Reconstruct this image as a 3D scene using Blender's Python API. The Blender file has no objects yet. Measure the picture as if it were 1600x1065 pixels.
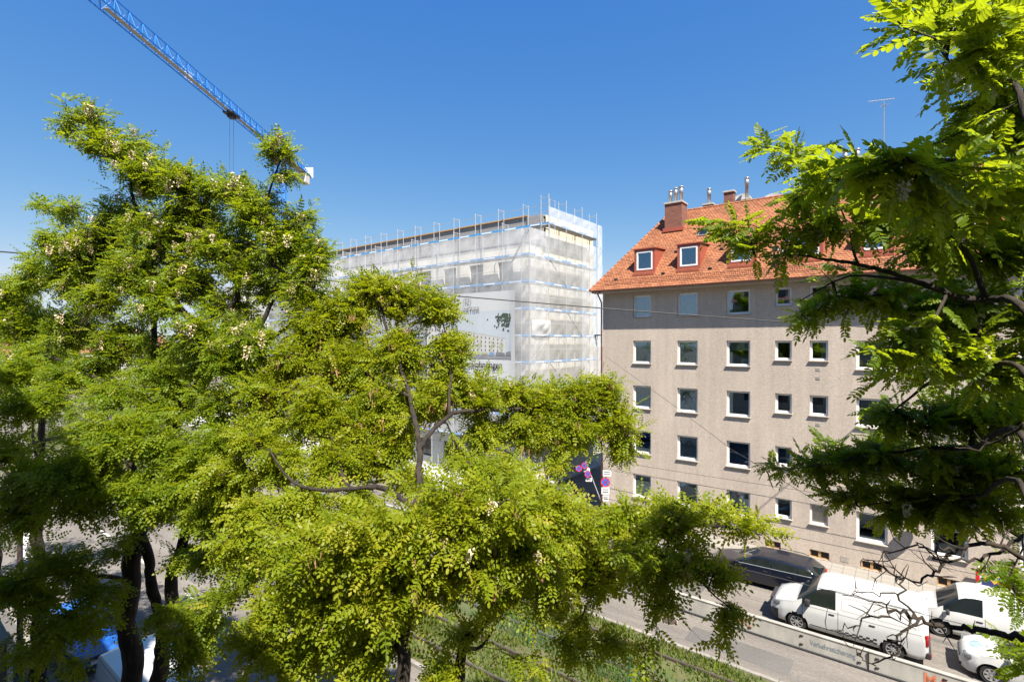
import bpy, bmesh, math, random
import numpy as np
from mathutils import Vector, Matrix

R = math.radians
SC = bpy.context.scene
COL = SC.collection

# ------------------------------------------------------------------ camera, sky, sun, exposure
HEAD = R(37.55)                       # the camera looks up the street, 37.55 degrees off its perpendicular
SA, CA = math.sin(HEAD), math.cos(HEAD)
CAMZ = 11.2
cam_d = bpy.data.cameras.new('camera')
cam_d.sensor_width = 36.0
cam_d.lens = 18.0
cam_d.clip_start = 0.05
cam_d.clip_end = 3000
cam = bpy.data.objects.new('camera', cam_d)
COL.objects.link(cam)
cam.location = (0, 0, CAMZ)
cam.rotation_euler = (R(90), 0, HEAD)
SC.camera = cam

SUN_EL, SUN_OFF = R(57), R(33)        # elevation; angle between the sun and the street's axis
S = Vector((math.cos(SUN_OFF) * math.cos(SUN_EL), -math.sin(SUN_OFF) * math.cos(SUN_EL), math.sin(SUN_EL)))
world = bpy.data.worlds.new('World')
SC.world = world
world.use_nodes = True
wn = world.node_tree
bg = wn.nodes['Background']
sky = wn.nodes.new('ShaderNodeTexSky')
sky.sky_type = 'NISHITA'
sky.sun_disc = False
sky.sun_elevation = SUN_EL
sky.sun_rotation = math.atan2(S.x, S.y)
sky.altitude = 500
sky.air_density = 1.0
sky.dust_density = 0.3
sky.ozone_density = 8.0
# the photograph's deep polarised blue: each channel of the sky through its own tone curve
sep = wn.nodes.new('ShaderNodeSeparateColor')
cmb = wn.nodes.new('ShaderNodeCombineColor')
wn.links.new(sky.outputs[0], sep.inputs[0])
for ch_, (pw_, k_, cap_) in enumerate(((1.45, 0.475, 2.5), (0.85, 0.71, 2.9), (0.33, 1.72, 3.6))):
    pn = wn.nodes.new('ShaderNodeMath')
    pn.operation = 'POWER'
    pn.inputs[1].default_value = pw_
    mn = wn.nodes.new('ShaderNodeMath')
    mn.operation = 'MULTIPLY'
    mn.inputs[1].default_value = k_
    wn.links.new(sep.outputs[ch_], pn.inputs[0])
    wn.links.new(pn.outputs[0], mn.inputs[0])
    xn = wn.nodes.new('ShaderNodeMath')
    xn.operation = 'MINIMUM'
    xn.inputs[1].default_value = cap_
    wn.links.new(mn.outputs[0], xn.inputs[0])
    wn.links.new(xn.outputs[0], cmb.inputs[ch_])
wn.links.new(cmb.outputs[0], bg.inputs[0])
bg.inputs[1].default_value = 0.105
sun_d = bpy.data.lights.new('sun', 'SUN')
sun_d.energy = 5.0
sun_d.angle = R(0.53)
sun_d.color = (1.0, 0.93, 0.82)
sun = bpy.data.objects.new('sun', sun_d)
COL.objects.link(sun)
sun.rotation_euler = S.to_track_quat('Z', 'Y').to_euler()
SC.view_settings.view_transform = 'Standard'
SC.view_settings.look = 'None'
SC.view_settings.gamma = 1.0
SC.view_settings.use_curve_mapping = False
SC.view_settings.exposure = 1.36
SC.cycles.max_bounces = 8
SC.cycles.diffuse_bounces = 3
SC.cycles.glossy_bounces = 3
SC.cycles.transparent_max_bounces = 16
SC.cycles.transmission_bounces = 4
SC.cycles.caustics_reflective = False
SC.cycles.caustics_refractive = False

# ------------------------------------------------------------------ helpers
def at(px, py, d):
    """world point seen at pixel (px, py) of the 1600 x 1065 photograph, d metres into the scene"""
    lat = (px - 800) / 800 * d
    return Vector((lat * CA - d * SA, lat * SA + d * CA, CAMZ - (py - 532.5) / 800 * d))

def proj(p):
    d = -p[0] * SA + p[1] * CA
    lat = p[0] * CA + p[1] * SA
    return 800 + 800 * lat / d, 532.5 - 800 * (p[2] - CAMZ) / d, d

def xon(px, Y):
    """X of the point of the vertical plane Y that pixel column px sees"""
    t = (px - 800) / 800
    d = Y / (CA + SA * t)
    return (CA * t - SA) * d

class MB:
    def __init__(s):
        s.v, s.f, s.m = [], [], []
    def add(s, verts, faces, mi=0):
        n = len(s.v)
        s.v += [tuple(v) for v in verts]
        s.f += [tuple(i + n for i in f) for f in faces]
        s.m += [mi] * len(faces)
        return s
    def box(s, x0, x1, y0, y1, z0, z1, mi=0):
        return s.add([(x0, y0, z0), (x1, y0, z0), (x1, y1, z0), (x0, y1, z0), (x0, y0, z1), (x1, y0, z1), (x1, y1, z1), (x0, y1, z1)],
                     [(0, 3, 2, 1), (4, 5, 6, 7), (0, 1, 5, 4), (1, 2, 6, 5), (2, 3, 7, 6), (3, 0, 4, 7)], mi)
    def bbox(s, x0, x1, y0, y1, z0, z1, b=0.01, mi=0):
        """box with chamfered edges"""
        bm = bmesh.new()
        bmesh.ops.create_cube(bm, size=1.0)
        for v in bm.verts:
            v.co = Vector(((x0 + x1) / 2 + v.co.x * (x1 - x0), (y0 + y1) / 2 + v.co.y * (y1 - y0), (z0 + z1) / 2 + v.co.z * (z1 - z0)))
        bmesh.ops.bevel(bm, geom=list(bm.edges), offset=b, segments=2, affect='EDGES', profile=0.5)
        bm.verts.ensure_lookup_table()
        bm.verts.index_update()
        s.add([v.co[:] for v in bm.verts], [[v.index for v in f.verts] for f in bm.faces], mi)
        bm.free()
        return s
    def quad(s, a, b, c, d, mi=0):
        return s.add([a, b, c, d], [(0, 1, 2, 3)], mi)
    def tube(s, pts, rad, k=8, mi=0, cap=True):
        pts = [Vector(p) for p in pts]
        n = len(pts)
        if not hasattr(rad, '__len__'):
            rad = [rad] * n
        vs, fs = [], []
        prev = None
        for i, p in enumerate(pts):
            t = (pts[min(i + 1, n - 1)] - pts[max(i - 1, 0)]).normalized()
            if prev is None:
                u = t.cross(Vector((0, 0, 1)))
                if u.length < 1e-3:
                    u = Vector((1, 0, 0))
            else:
                u = prev - t * prev.dot(t)
            u.normalize()
            prev = u
            w = t.cross(u)
            for j in range(k):
                a = 2 * math.pi * j / k
                vs.append(p + (u * math.cos(a) + w * math.sin(a)) * rad[i])
        for i in range(n - 1):
            for j in range(k):
                fs.append((i * k + j, i * k + (j + 1) % k, (i + 1) * k + (j + 1) % k, (i + 1) * k + j))
        if cap:
            fs.append(tuple(range(k - 1, -1, -1)))
            fs.append(tuple((n - 1) * k + j for j in range(k)))
        return s.add(vs, fs, mi)
    def lathe(s, prof, axis='z', o=(0, 0, 0), k=24, mi=0):
        """profile of (radius, height) turned about an axis"""
        vs, fs = [], []
        for r, h in prof:
            for j in range(k):
                a = 2 * math.pi * j / k
                c, q = r * math.cos(a), r * math.sin(a)
                p = {'z': (c, q, h), 'y': (c, h, -q), 'x': (h, c, q)}[axis]
                vs.append((p[0] + o[0], p[1] + o[1], p[2] + o[2]))
        for i in range(len(prof) - 1):
            for j in range(k):
                fs.append((i * k + j, i * k + (j + 1) % k, (i + 1) * k + (j + 1) % k, (i + 1) * k + j))
        fs.append(tuple(range(k - 1, -1, -1)))
        fs.append(tuple((len(prof) - 1) * k + j for j in range(k)))
        return s.add(vs, fs, mi)
    def disc(s, c, r, nrm, k=24, mi=0, r0=0.0):
        n = Vector(nrm).normalized()
        u = n.orthogonal().normalized()
        w = n.cross(u)
        c = Vector(c)
        out = [c + (u * math.cos(2 * math.pi * j / k) + w * math.sin(2 * math.pi * j / k)) * r for j in range(k)]
        if r0 <= 0:
            return s.add(out, [tuple(range(k))], mi)
        inn = [c + (u * math.cos(2 * math.pi * j / k) + w * math.sin(2 * math.pi * j / k)) * r0 for j in range(k)]
        return s.add(out + inn, [(j, (j + 1) % k, k + (j + 1) % k, k + j) for j in range(k)], mi)
    def mesh(s, name, mats, smooth=False):
        me = bpy.data.meshes.new(name)
        me.from_pydata(s.v, [], s.f)
        for m in (mats if isinstance(mats, (list, tuple)) else [mats]):
            me.materials.append(m)
        if len(me.materials) > 1:
            me.polygons.foreach_set('material_index', s.m)
        if smooth:
            me.polygons.foreach_set('use_smooth', [True] * len(me.polygons))
        me.update()
        return me
    def build(s, name, mats, parent=None, smooth=False):
        return link(name, s.mesh(name, mats, smooth), parent)

def link(name, data, parent=None):
    o = bpy.data.objects.new(name, data)
    COL.objects.link(o)
    if parent is not None:
        o.parent = parent
    return o

def smooth_angle(o, deg=35):
    me = o.data
    me.polygons.foreach_set('use_smooth', [True] * len(me.polygons))
    me.set_sharp_from_angle(angle=R(deg))
    return o

def tag(o, label=None, cat=None, group=None, kind=None):
    if label: o['label'] = label
    if cat: o['category'] = cat
    if group: o['group'] = group
    if kind: o['kind'] = kind
    return o

def empty(name, loc=(0, 0, 0), rz=0.0, label=None, cat=None, group=None):
    o = link(name, None)
    o.location = loc
    o.rotation_euler = (0, 0, rz)
    o.empty_display_size = 0.2
    return tag(o, label, cat, group)

def copy_tree(o, parent=None):
    c = o.copy()
    COL.objects.link(c)
    c.parent = parent
    for ch in list(o.children):
        copy_tree(ch, c)
    return c

def text(name, body, loc, size, m, parent, rot=(R(90), 0, 0), align='CENTER', sx=1.0, extrude=0.0, bold=0.0):
    cu = bpy.data.curves.new(name, 'FONT')
    cu.body = body
    cu.size = size
    cu.align_x = align
    cu.align_y = 'CENTER'
    cu.extrude = extrude
    cu.offset = bold
    cu.materials.append(m)
    tmp = bpy.data.objects.new(name, cu)
    COL.objects.link(tmp)
    bpy.context.view_layer.update()
    me = bpy.data.meshes.new_from_object(tmp.evaluated_get(bpy.context.evaluated_depsgraph_get()))
    bpy.data.objects.remove(tmp)
    bpy.data.curves.remove(cu)
    o = link(name, me, parent)
    if not me.materials: me.materials.append(m)
    o.location = loc
    o.rotation_euler = rot
    o.scale = (sx, 1, 1)
    return o

# ------------------------------------------------------------------ materials
def mat(name, col, rough=0.6, metal=0.0, var=0.0, scale=4.0, bump=0.0, bscale=None, col2=None, spec=0.5, coat=0.0, stretch=None, detail=6.0, lo=0.3, hi=0.7, bdist=0.02):
    m = bpy.data.materials.new(name)
    m.use_nodes = True
    nt = m.node_tree
    b = nt.nodes['Principled BSDF']
    b.inputs['Base Color'].default_value = (*col, 1)
    b.inputs['Roughness'].default_value = rough
    b.inputs['Metallic'].default_value = metal
    b.inputs['Specular IOR Level'].default_value = spec
    b.inputs['Coat Weight'].default_value = coat
    b.inputs['Coat Roughness'].default_value = 0.05
    if var or bump or col2:
        tc = nt.nodes.new('ShaderNodeTexCoord')
        mp = nt.nodes.new('ShaderNodeMapping')
        if stretch: mp.inputs['Scale'].default_value = stretch
        nt.links.new(tc.outputs['Object'], mp.inputs[0])
    if var or col2:
        n = nt.nodes.new('ShaderNodeTexNoise')
        n.inputs['Scale'].default_value = scale
        n.inputs['Detail'].default_value = detail
        n.inputs['Roughness'].default_value = 0.65
        nt.links.new(mp.outputs[0], n.inputs['Vector'])
        r = nt.nodes.new('ShaderNodeValToRGB')
        c2 = col2 if col2 else tuple(min(1, c * (1 + var)) for c in col)
        c1 = tuple(c * (1 - var) for c in col) if var else col
        r.color_ramp.elements[0].color = (*c1, 1)
        r.color_ramp.elements[1].color = (*c2, 1)
        r.color_ramp.elements[0].position = lo
        r.color_ramp.elements[1].position = hi
        nt.links.new(n.outputs['Fac'], r.inputs[0])
        nt.links.new(r.outputs[0], b.inputs['Base Color'])
    if bump:
        n2 = nt.nodes.new('ShaderNodeTexNoise')
        n2.inputs['Scale'].default_value = bscale or scale * 4
        n2.inputs['Detail'].default_value = 5
        nt.links.new(mp.outputs[0], n2.inputs['Vector'])
        bp = nt.nodes.new('ShaderNodeBump')
        bp.inputs['Strength'].default_value = bump
        bp.inputs['Distance'].default_value = bdist
        nt.links.new(n2.outputs['Fac'], bp.inputs['Height'])
        nt.links.new(bp.outputs[0], b.inputs['Normal'])
    return m

def multi_noise(m, scale2, amount, stretch=None):
    """second, larger mottling multiplied over whatever feeds the base colour"""
    nt = m.node_tree
    b = nt.nodes['Principled BSDF']
    src = b.inputs['Base Color'].links[0].from_socket
    tc = nt.nodes.new('ShaderNodeTexCoord')
    mp = nt.nodes.new('ShaderNodeMapping')
    if stretch: mp.inputs['Scale'].default_value = stretch
    n = nt.nodes.new('ShaderNodeTexNoise')
    n.inputs['Scale'].default_value = scale2
    n.inputs['Detail'].default_value = 4
    mr = nt.nodes.new('ShaderNodeMapRange')
    mr.inputs[1].default_value, mr.inputs[2].default_value = 0.3, 0.7
    mr.inputs[3].default_value, mr.inputs[4].default_value = 1 - amount, 1 + amount
    mx = nt.nodes.new('ShaderNodeMix')
    mx.data_type = 'RGBA'
    mx.blend_type = 'MULTIPLY'
    mx.inputs[0].default_value = 1
    nt.links.new(tc.outputs['Object'], mp.inputs[0])
    nt.links.new(mp.outputs[0], n.inputs['Vector'])
    nt.links.new(n.outputs['Fac'], mr.inputs[0])
    nt.links.new(src, mx.inputs[6])
    nt.links.new(mr.outputs[0], mx.inputs[7])
    nt.links.new(mx.outputs[2], b.inputs['Base Color'])
    return m

def glass_mat(name, refl=0.12, tint=(0.75, 0.8, 0.8)):
    m = bpy.data.materials.new(name)
    m.use_nodes = True
    nt = m.node_tree
    nt.nodes.remove(nt.nodes['Principled BSDF'])
    out = nt.nodes['Material Output']
    tr = nt.nodes.new('ShaderNodeBsdfTransparent')
    tr.inputs[0].default_value = (*tint, 1)
    gl = nt.nodes.new('ShaderNodeBsdfGlossy')
    gl.inputs['Roughness'].default_value = 0.02
    gl.inputs['Color'].default_value = (0.62, 0.82, 1.0, 1)      # blue put into the reflections, standing in for a deeper sky
    lw = nt.nodes.new('ShaderNodeFresnel')
    lw.inputs[0].default_value = 1.5
    ad = nt.nodes.new('ShaderNodeMath')
    ad.operation = 'ADD'
    ad.use_clamp = True
    ad.inputs[1].default_value = refl
    mx = nt.nodes.new('ShaderNodeMixShader')
    nt.links.new(lw.outputs[0], ad.inputs[0])
    nt.links.new(ad.outputs[0], mx.inputs[0])
    nt.links.new(tr.outputs[0], mx.inputs[1])
    nt.links.new(gl.outputs[0], mx.inputs[2])
    nt.links.new(mx.outputs[0], out.inputs[0])
    return m

def net_mat(name, alpha, col=(0.85, 0.87, 0.9)):
    """debris netting: an open white weave that lets part of the light straight through"""
    m = bpy.data.materials.new(name)
    m.use_nodes = True
    nt = m.node_tree
    nt.nodes.remove(nt.nodes['Principled BSDF'])
    out = nt.nodes['Material Output']
    tr = nt.nodes.new('ShaderNodeBsdfTransparent')
    df = nt.nodes.new('ShaderNodeBsdfDiffuse')
    df.inputs[0].default_value = (*col, 1)
    tl = nt.nodes.new('ShaderNodeBsdfTranslucent')
    tl.inputs[0].default_value = (*col, 1)
    m1 = nt.nodes.new('ShaderNodeMixShader')
    m1.inputs[0].default_value = 0.35
    nt.links.new(df.outputs[0], m1.inputs[1])
    nt.links.new(tl.outputs[0], m1.inputs[2])
    mx = nt.nodes.new('ShaderNodeMixShader')
    tc = nt.nodes.new('ShaderNodeTexCoord')
    n = nt.nodes.new('ShaderNodeTexNoise')
    n.inputs['Scale'].default_value = 0.9
    n.inputs['Detail'].default_value = 5
    nt.links.new(tc.outputs['Object'], n.inputs['Vector'])
    mr = nt.nodes.new('ShaderNodeMapRange')
    mr.inputs[1].default_value, mr.inputs[2].default_value = 0.3, 0.7
    mr.inputs[3].default_value, mr.inputs[4].default_value = alpha - 0.12, alpha + 0.12
    nt.links.new(n.outputs['Fac'], mr.inputs[0])
    nt.links.new(mr.outputs[0], mx.inputs[0])
    nt.links.new(tr.outputs[0], mx.inputs[1])
    nt.links.new(m1.outputs[0], mx.inputs[2])
    nt.links.new(mx.outputs[0], out.inputs[0])
    return m

def leaf_mat(name, stops, trans=0.4, rough=0.42, tcol=(0.32, 0.42, 0.03)):
    m = bpy.data.materials.new(name)
    m.use_nodes = True
    nt = m.node_tree
    b = nt.nodes['Principled BSDF']
    b.inputs['Roughness'].default_value = rough
    b.inputs['Specular IOR Level'].default_value = 0.22
    out = nt.nodes['Material Output']
    at_ = nt.nodes.new('ShaderNodeAttribute')
    at_.attribute_name = 'tint'
    r = nt.nodes.new('ShaderNodeValToRGB')
    els = r.color_ramp.elements
    els[0].position, els[0].color = stops[0][0], (*stops[0][1], 1)
    els[1].position, els[1].color = stops[-1][0], (*stops[-1][1], 1)
    for p, c in stops[1:-1]:
        e = els.new(p)
        e.color = (*c, 1)
    nt.links.new(at_.outputs['Fac'], r.inputs[0])
    nt.links.new(r.outputs[0], b.inputs['Base Color'])
    tl = nt.nodes.new('ShaderNodeBsdfTranslucent')
    mc = nt.nodes.new('ShaderNodeMix')
    mc.data_type = 'RGBA'
    mc.inputs[0].default_value = 0.6
    mc.inputs[7].default_value = (*tcol, 1)
    nt.links.new(r.outputs[0], mc.inputs[6])
    nt.links.new(mc.outputs[2], tl.inputs[0])
    mx = nt.nodes.new('ShaderNodeMixShader')
    mx.inputs[0].default_value = trans
    nt.links.new(b.outputs[0], mx.inputs[1])
    nt.links.new(tl.outputs[0], mx.inputs[2])
    nt.links.new(mx.outputs[0], out.inputs[0])
    return m

M = {}
M['asphalt'] = multi_noise(mat('asphalt', (0.145, 0.129, 0.113), 0.9, var=0.22, scale=9, bump=0.25, bscale=60, bdist=0.01), 0.25, 0.15, (1, 3, 1))
multi_noise(M['asphalt'], 1.0, 0.13, (0.12, 1.7, 1))
M['asphalt_new'] = multi_noise(mat('asphalt_patch', (0.10, 0.095, 0.088), 0.9, var=0.2, scale=12, bump=0.2, bscale=60, bdist=0.01), 0.5, 0.15)
M['earth'] = mat('earth', (0.12, 0.10, 0.075), 0.95, var=0.35, scale=0.8)
M['turf'] = multi_noise(mat('turf', (0.055, 0.085, 0.015), 0.95, col2=(0.11, 0.09, 0.045), scale=2.6, bump=0.6, bscale=14, bdist=0.05), 0.5, 0.25)
M['kerb'] = mat('kerb_stone', (0.22, 0.205, 0.18), 0.85, var=0.2, scale=3, bump=0.2, bscale=30)
M['slab'] = mat('paving_slab', (0.24, 0.222, 0.195), 0.85, var=0.14, scale=2.5, bump=0.15, bscale=40)
M['joint'] = mat('slab_joint', (0.12, 0.11, 0.095), 0.95, var=0.3, scale=6)
M['paint'] = mat('road_paint', (0.62, 0.60, 0.56), 0.75, col2=(0.40, 0.39, 0.37), scale=7, lo=0.45, hi=0.75)
M['plaster'] = multi_noise(mat('rough_plaster', (0.455, 0.385, 0.322), 0.95, var=0.13, scale=8, bump=0.75, bscale=20, bdist=0.03), 0.5, 0.08, (1, 1, 0.5))
multi_noise(M['plaster'], 1.0, 0.07, (3.2, 3.2, 0.22))
M['plinth'] = mat('plinth_render', (0.31, 0.26, 0.21), 0.95, var=0.14, scale=2, bump=0.3, bscale=20)
M['soffit'] = mat('eave_board', (0.36, 0.30, 0.23), 0.7, var=0.08, scale=2)
M['wframe'] = mat('window_white', (0.76, 0.76, 0.75), 0.4, var=0.04, scale=3)
M['sill'] = mat('window_sill', (0.38, 0.345, 0.30), 0.7, var=0.1, scale=5)
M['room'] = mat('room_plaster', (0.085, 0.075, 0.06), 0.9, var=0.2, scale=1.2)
M['curtain'] = mat('net_curtain', (0.78, 0.79, 0.76), 0.9, var=0.1, scale=8)
M['curtain_blue'] = mat('patterned_curtain', (0.08, 0.12, 0.24), 0.9, col2=(0.55, 0.58, 0.62), scale=7)
M['blind'] = mat('roller_shutter', (0.42, 0.38, 0.32), 0.6, var=0.06, scale=4)
M['red_cloth'] = mat('red_cushion', (0.6, 0.04, 0.04), 0.8, var=0.15, scale=6)
M['glass'] = glass_mat('window_glass', 0.14)
M['copper'] = mat('painted_metal', (0.30, 0.075, 0.045), 0.5, var=0.18, scale=5)
M['gutter'] = mat('gutter_metal', (0.26, 0.10, 0.065), 0.5, var=0.2, scale=4)
M['brick'] = None
M['zinc'] = mat('zinc', (0.42, 0.43, 0.44), 0.4, metal=0.7, var=0.12, scale=6)
M['darkmetal'] = mat('dark_metal', (0.045, 0.045, 0.05), 0.5, metal=0.5, var=0.15, scale=8)
M['steel'] = mat('galvanised_steel', (0.50, 0.51, 0.52), 0.42, metal=0.55, var=0.14, scale=5)
M['barrier'] = multi_noise(mat('barrier_steel', (0.40, 0.385, 0.345), 0.5, metal=0.35, var=0.14, scale=3, stretch=(1, 1, 0.4)), 1.1, 0.12)
M['concrete'] = multi_noise(mat('concrete', (0.33, 0.325, 0.31), 0.9, var=0.12, scale=2.2, bump=0.2, bscale=20), 0.4, 0.12)
M['block'] = mat('grey_block', (0.23, 0.23, 0.235), 0.9, var=0.2, scale=2.2, bump=0.2, bscale=12)
M['insul'] = multi_noise(mat('insulation_board', (0.55, 0.50, 0.37), 0.9, var=0.05, scale=2), 0.35, 0.06)
M['whitewall'] = multi_noise(mat('white_render', (0.52, 0.51, 0.47), 0.9, var=0.06, scale=2), 0.4, 0.06)
M['timber'] = mat('timber', (0.38, 0.22, 0.09), 0.7, var=0.25, scale=5, stretch=(1, 8, 8))
M['deck'] = mat('scaffold_deck', (0.36, 0.34, 0.31), 0.7, var=0.2, scale=4)
M['toe'] = mat('toe_board_blue', (0.04, 0.24, 0.52), 0.5, var=0.1, scale=5)
M['toe_white'] = mat('toe_board_print', (0.75, 0.78, 0.82), 0.5, var=0.04, scale=5)
M['net'] = net_mat('debris_net', 0.38, (0.80, 0.81, 0.83))
M['net_thick'] = net_mat('debris_net_double', 0.52, (0.80, 0.81, 0.83))
M['banner'] = mat('banner_vinyl', (0.47, 0.48, 0.49), 0.55, var=0.03, scale=1)
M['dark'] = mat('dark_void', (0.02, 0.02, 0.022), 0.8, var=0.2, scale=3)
M['crane'] = mat('crane_blue', (0.01, 0.17, 0.62), 0.45, var=0.12, scale=1.5)
M['ballast'] = mat('counterweight_concrete', (0.62, 0.60, 0.57), 0.85, var=0.08, scale=2)
M['white'] = mat('white_paint', (0.62, 0.62, 0.61), 0.35, var=0.03, scale=2)
M['carwhite'] = mat('car_white', (0.52, 0.52, 0.51), 0.3, var=0.025, scale=1.5, coat=0.8)
M['carnavy'] = mat('car_navy', (0.003, 0.005, 0.014), 0.3, var=0.2, scale=2, coat=0.45)
M['carblue'] = mat('car_blue', (0.02, 0.11, 0.42), 0.3, var=0.06, scale=2, coat=1.0)
M['carsilver'] = mat('car_silver', (0.42, 0.43, 0.44), 0.3, metal=0.6, var=0.05, scale=2, coat=0.7)
M['cargrey'] = mat('car_grey', (0.10, 0.105, 0.11), 0.3, metal=0.4, var=0.08, scale=2, coat=0.8)
M['carglass'] = mat('car_glass', (0.012, 0.016, 0.016), 0.06, var=0.3, scale=1.2, spec=0.9)
M['rubber'] = mat('rubber', (0.018, 0.018, 0.018), 0.8, var=0.25, scale=8)
M['plastic'] = mat('black_plastic', (0.025, 0.025, 0.027), 0.6, var=0.2, scale=5)
M['alloy'] = mat('wheel_alloy', (0.50, 0.50, 0.51), 0.35, metal=0.7, var=0.08, scale=8)
M['lampglass'] = mat('headlamp', (0.10, 0.11, 0.12), 0.1, var=0.15, scale=9, coat=1.0)
M['red_lens'] = mat('tail_lamp', (0.42, 0.01, 0.012), 0.2, var=0.15, scale=9, coat=1.0)
M['orange'] = mat('orange_cable', (0.75, 0.22, 0.03), 0.6, var=0.08, scale=6)
M['cable'] = mat('cable_black', (0.03, 0.03, 0.03), 0.6, var=0.2, scale=6)
M['redsign'] = mat('sign_red', (0.55, 0.015, 0.02), 0.45, var=0.05, scale=6)
M['bluesign'] = mat('sign_blue', (0.01, 0.13, 0.55), 0.45, var=0.05, scale=6)
M['greenpaint'] = mat('fence_green', (0.015, 0.12, 0.075), 0.5, var=0.15, scale=6)
M['rail'] = mat('rail_steel', (0.085, 0.06, 0.05), 0.5, metal=0.4, var=0.3, scale=3)
M['railtop'] = mat('rail_head', (0.25, 0.22, 0.20), 0.3, metal=0.8, var=0.15, scale=3)
M['letter_red'] = mat('lettering_rust', (0.50, 0.11, 0.045), 0.6, col2=(0.42, 0.2, 0.12), scale=9)
M['letter_blue'] = mat('lettering_blue', (0.10, 0.14, 0.19), 0.6, col2=(0.22, 0.24, 0.25), scale=9)
M['letter_grey'] = mat('lettering_grey', (0.24, 0.25, 0.26), 0.6, var=0.08, scale=9)
M['black'] = mat('black_print', (0.02, 0.02, 0.02), 0.5, var=0.2, scale=6)
M['bark'] = mat('bark', (0.016, 0.012, 0.009), 0.95, col2=(0.052, 0.039, 0.026), scale=7, stretch=(1, 1, 0.3), bump=1.0, bscale=16, lo=0.42, hi=0.75, bdist=0.04)
M['twig'] = mat('twig_bark', (0.028, 0.020, 0.013), 0.9, var=0.35, scale=12)
M['container'] = mat('container_grey', (0.10, 0.095, 0.085), 0.6, var=0.12, scale=2)
M['housewall'] = multi_noise(mat('house_wall', (0.50, 0.46, 0.40), 0.95, var=0.06, scale=3), 0.4, 0.06)

LEAF_A = leaf_mat('leaf_deep', [(0.0, (0.062, 0.118, 0.010)), (0.4, (0.125, 0.190, 0.011)), (0.8, (0.200, 0.245, 0.014)), (1.0, (0.290, 0.280, 0.035))], 0.5, tcol=(0.54, 0.62, 0.010))
LEAF_B = leaf_mat('leaf_fresh', [(0.0, (0.085, 0.140, 0.010)), (0.35, (0.165, 0.222, 0.011)), (0.75, (0.262, 0.285, 0.014)), (1.0, (0.350, 0.315, 0.035))], 0.5, tcol=(0.60, 0.64, 0.010))
LEAF_C = leaf_mat('leaf_near', [(0.0, (0.050, 0.105, 0.010)), (0.5, (0.112, 0.178, 0.012)), (1.0, (0.20, 0.245, 0.018))], 0.54, tcol=(0.58, 0.68, 0.010))
M['blossom'] = mat('blossom_cream', (0.58, 0.48, 0.32), 0.8, col2=(0.44, 0.29, 0.16), scale=22, lo=0.5, hi=0.75)
M['blossom_white'] = mat('blossom_white', (0.70, 0.66, 0.50), 0.8, col2=(0.48, 0.36, 0.20), scale=30, lo=0.52, hi=0.8)
M['pod'] = mat('seed_pod', (0.26, 0.13, 0.07), 0.7, col2=(0.36, 0.20, 0.11), scale=15)

def tile_mat():
    m = mat('clay_tile', (0.42, 0.155, 0.06), 0.8)
    nt = m.node_tree
    b = nt.nodes['Principled BSDF']
    a = nt.nodes.new('ShaderNodeAttribute')
    a.attribute_name = 'tint'
    r = nt.nodes.new('ShaderNodeValToRGB')
    e = r.color_ramp.elements
    e[0].position, e[0].color = 0.0, (0.205, 0.074, 0.032, 1)
    e[1].position, e[1].color = 1.0, (0.315, 0.128, 0.058, 1)
    x = e.new(0.5)
    x.color = (0.262, 0.096, 0.040, 1)
    nt.links.new(a.outputs['Fac'], r.inputs[0])
    nt.links.new(r.outputs[0], b.inputs['Base Color'])
    return multi_noise(m, 0.7, 0.14)
M['tile'] = tile_mat()

def brick_mat():
    m = mat('chimney_brick', (0.30, 0.11, 0.07), 0.9)
    nt = m.node_tree
    b = nt.nodes['Principled BSDF']
    tc = nt.nodes.new('ShaderNodeTexCoord')
    sp = nt.nodes.new('ShaderNodeSeparateXYZ')
    ad = nt.nodes.new('ShaderNodeMath')
    cb = nt.nodes.new('ShaderNodeCombineXYZ')
    nt.links.new(tc.outputs['Object'], sp.inputs[0])
    nt.links.new(sp.outputs[0], ad.inputs[0])
    nt.links.new(sp.outputs[1], ad.inputs[1])
    nt.links.new(ad.outputs[0], cb.inputs[0])
    nt.links.new(sp.outputs[2], cb.inputs[1])
    br = nt.nodes.new('ShaderNodeTexBrick')
    br.inputs['Scale'].default_value = 1.0
    br.inputs['Brick Width'].default_value = 0.25
    br.inputs['Row Height'].default_value = 0.08
    br.inputs['Mortar Size'].default_value = 0.008
    br.inputs['Color1'].default_value = (0.22, 0.07, 0.042, 1)
    br.inputs['Color2'].default_value = (0.14, 0.045, 0.03, 1)
    br.inputs['Mortar'].default_value = (0.20, 0.15, 0.12, 1)
    nt.links.new(cb.outputs[0], br.inputs['Vector'])
    nt.links.new(br.outputs['Color'], b.inputs['Base Color'])
    return m
M['brick'] = brick_mat()
# ------------------------------------------------------------------ the setting
rnd = random.Random(7)
def sheet(name, x0, x1, y0, y1, z, m, kind='structure', nx=1):
    return tag(MB().quad((x0, y0, z), (x1, y0, z), (x1, y1, z), (x0, y1, z)).build(name, m), kind=kind)

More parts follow.
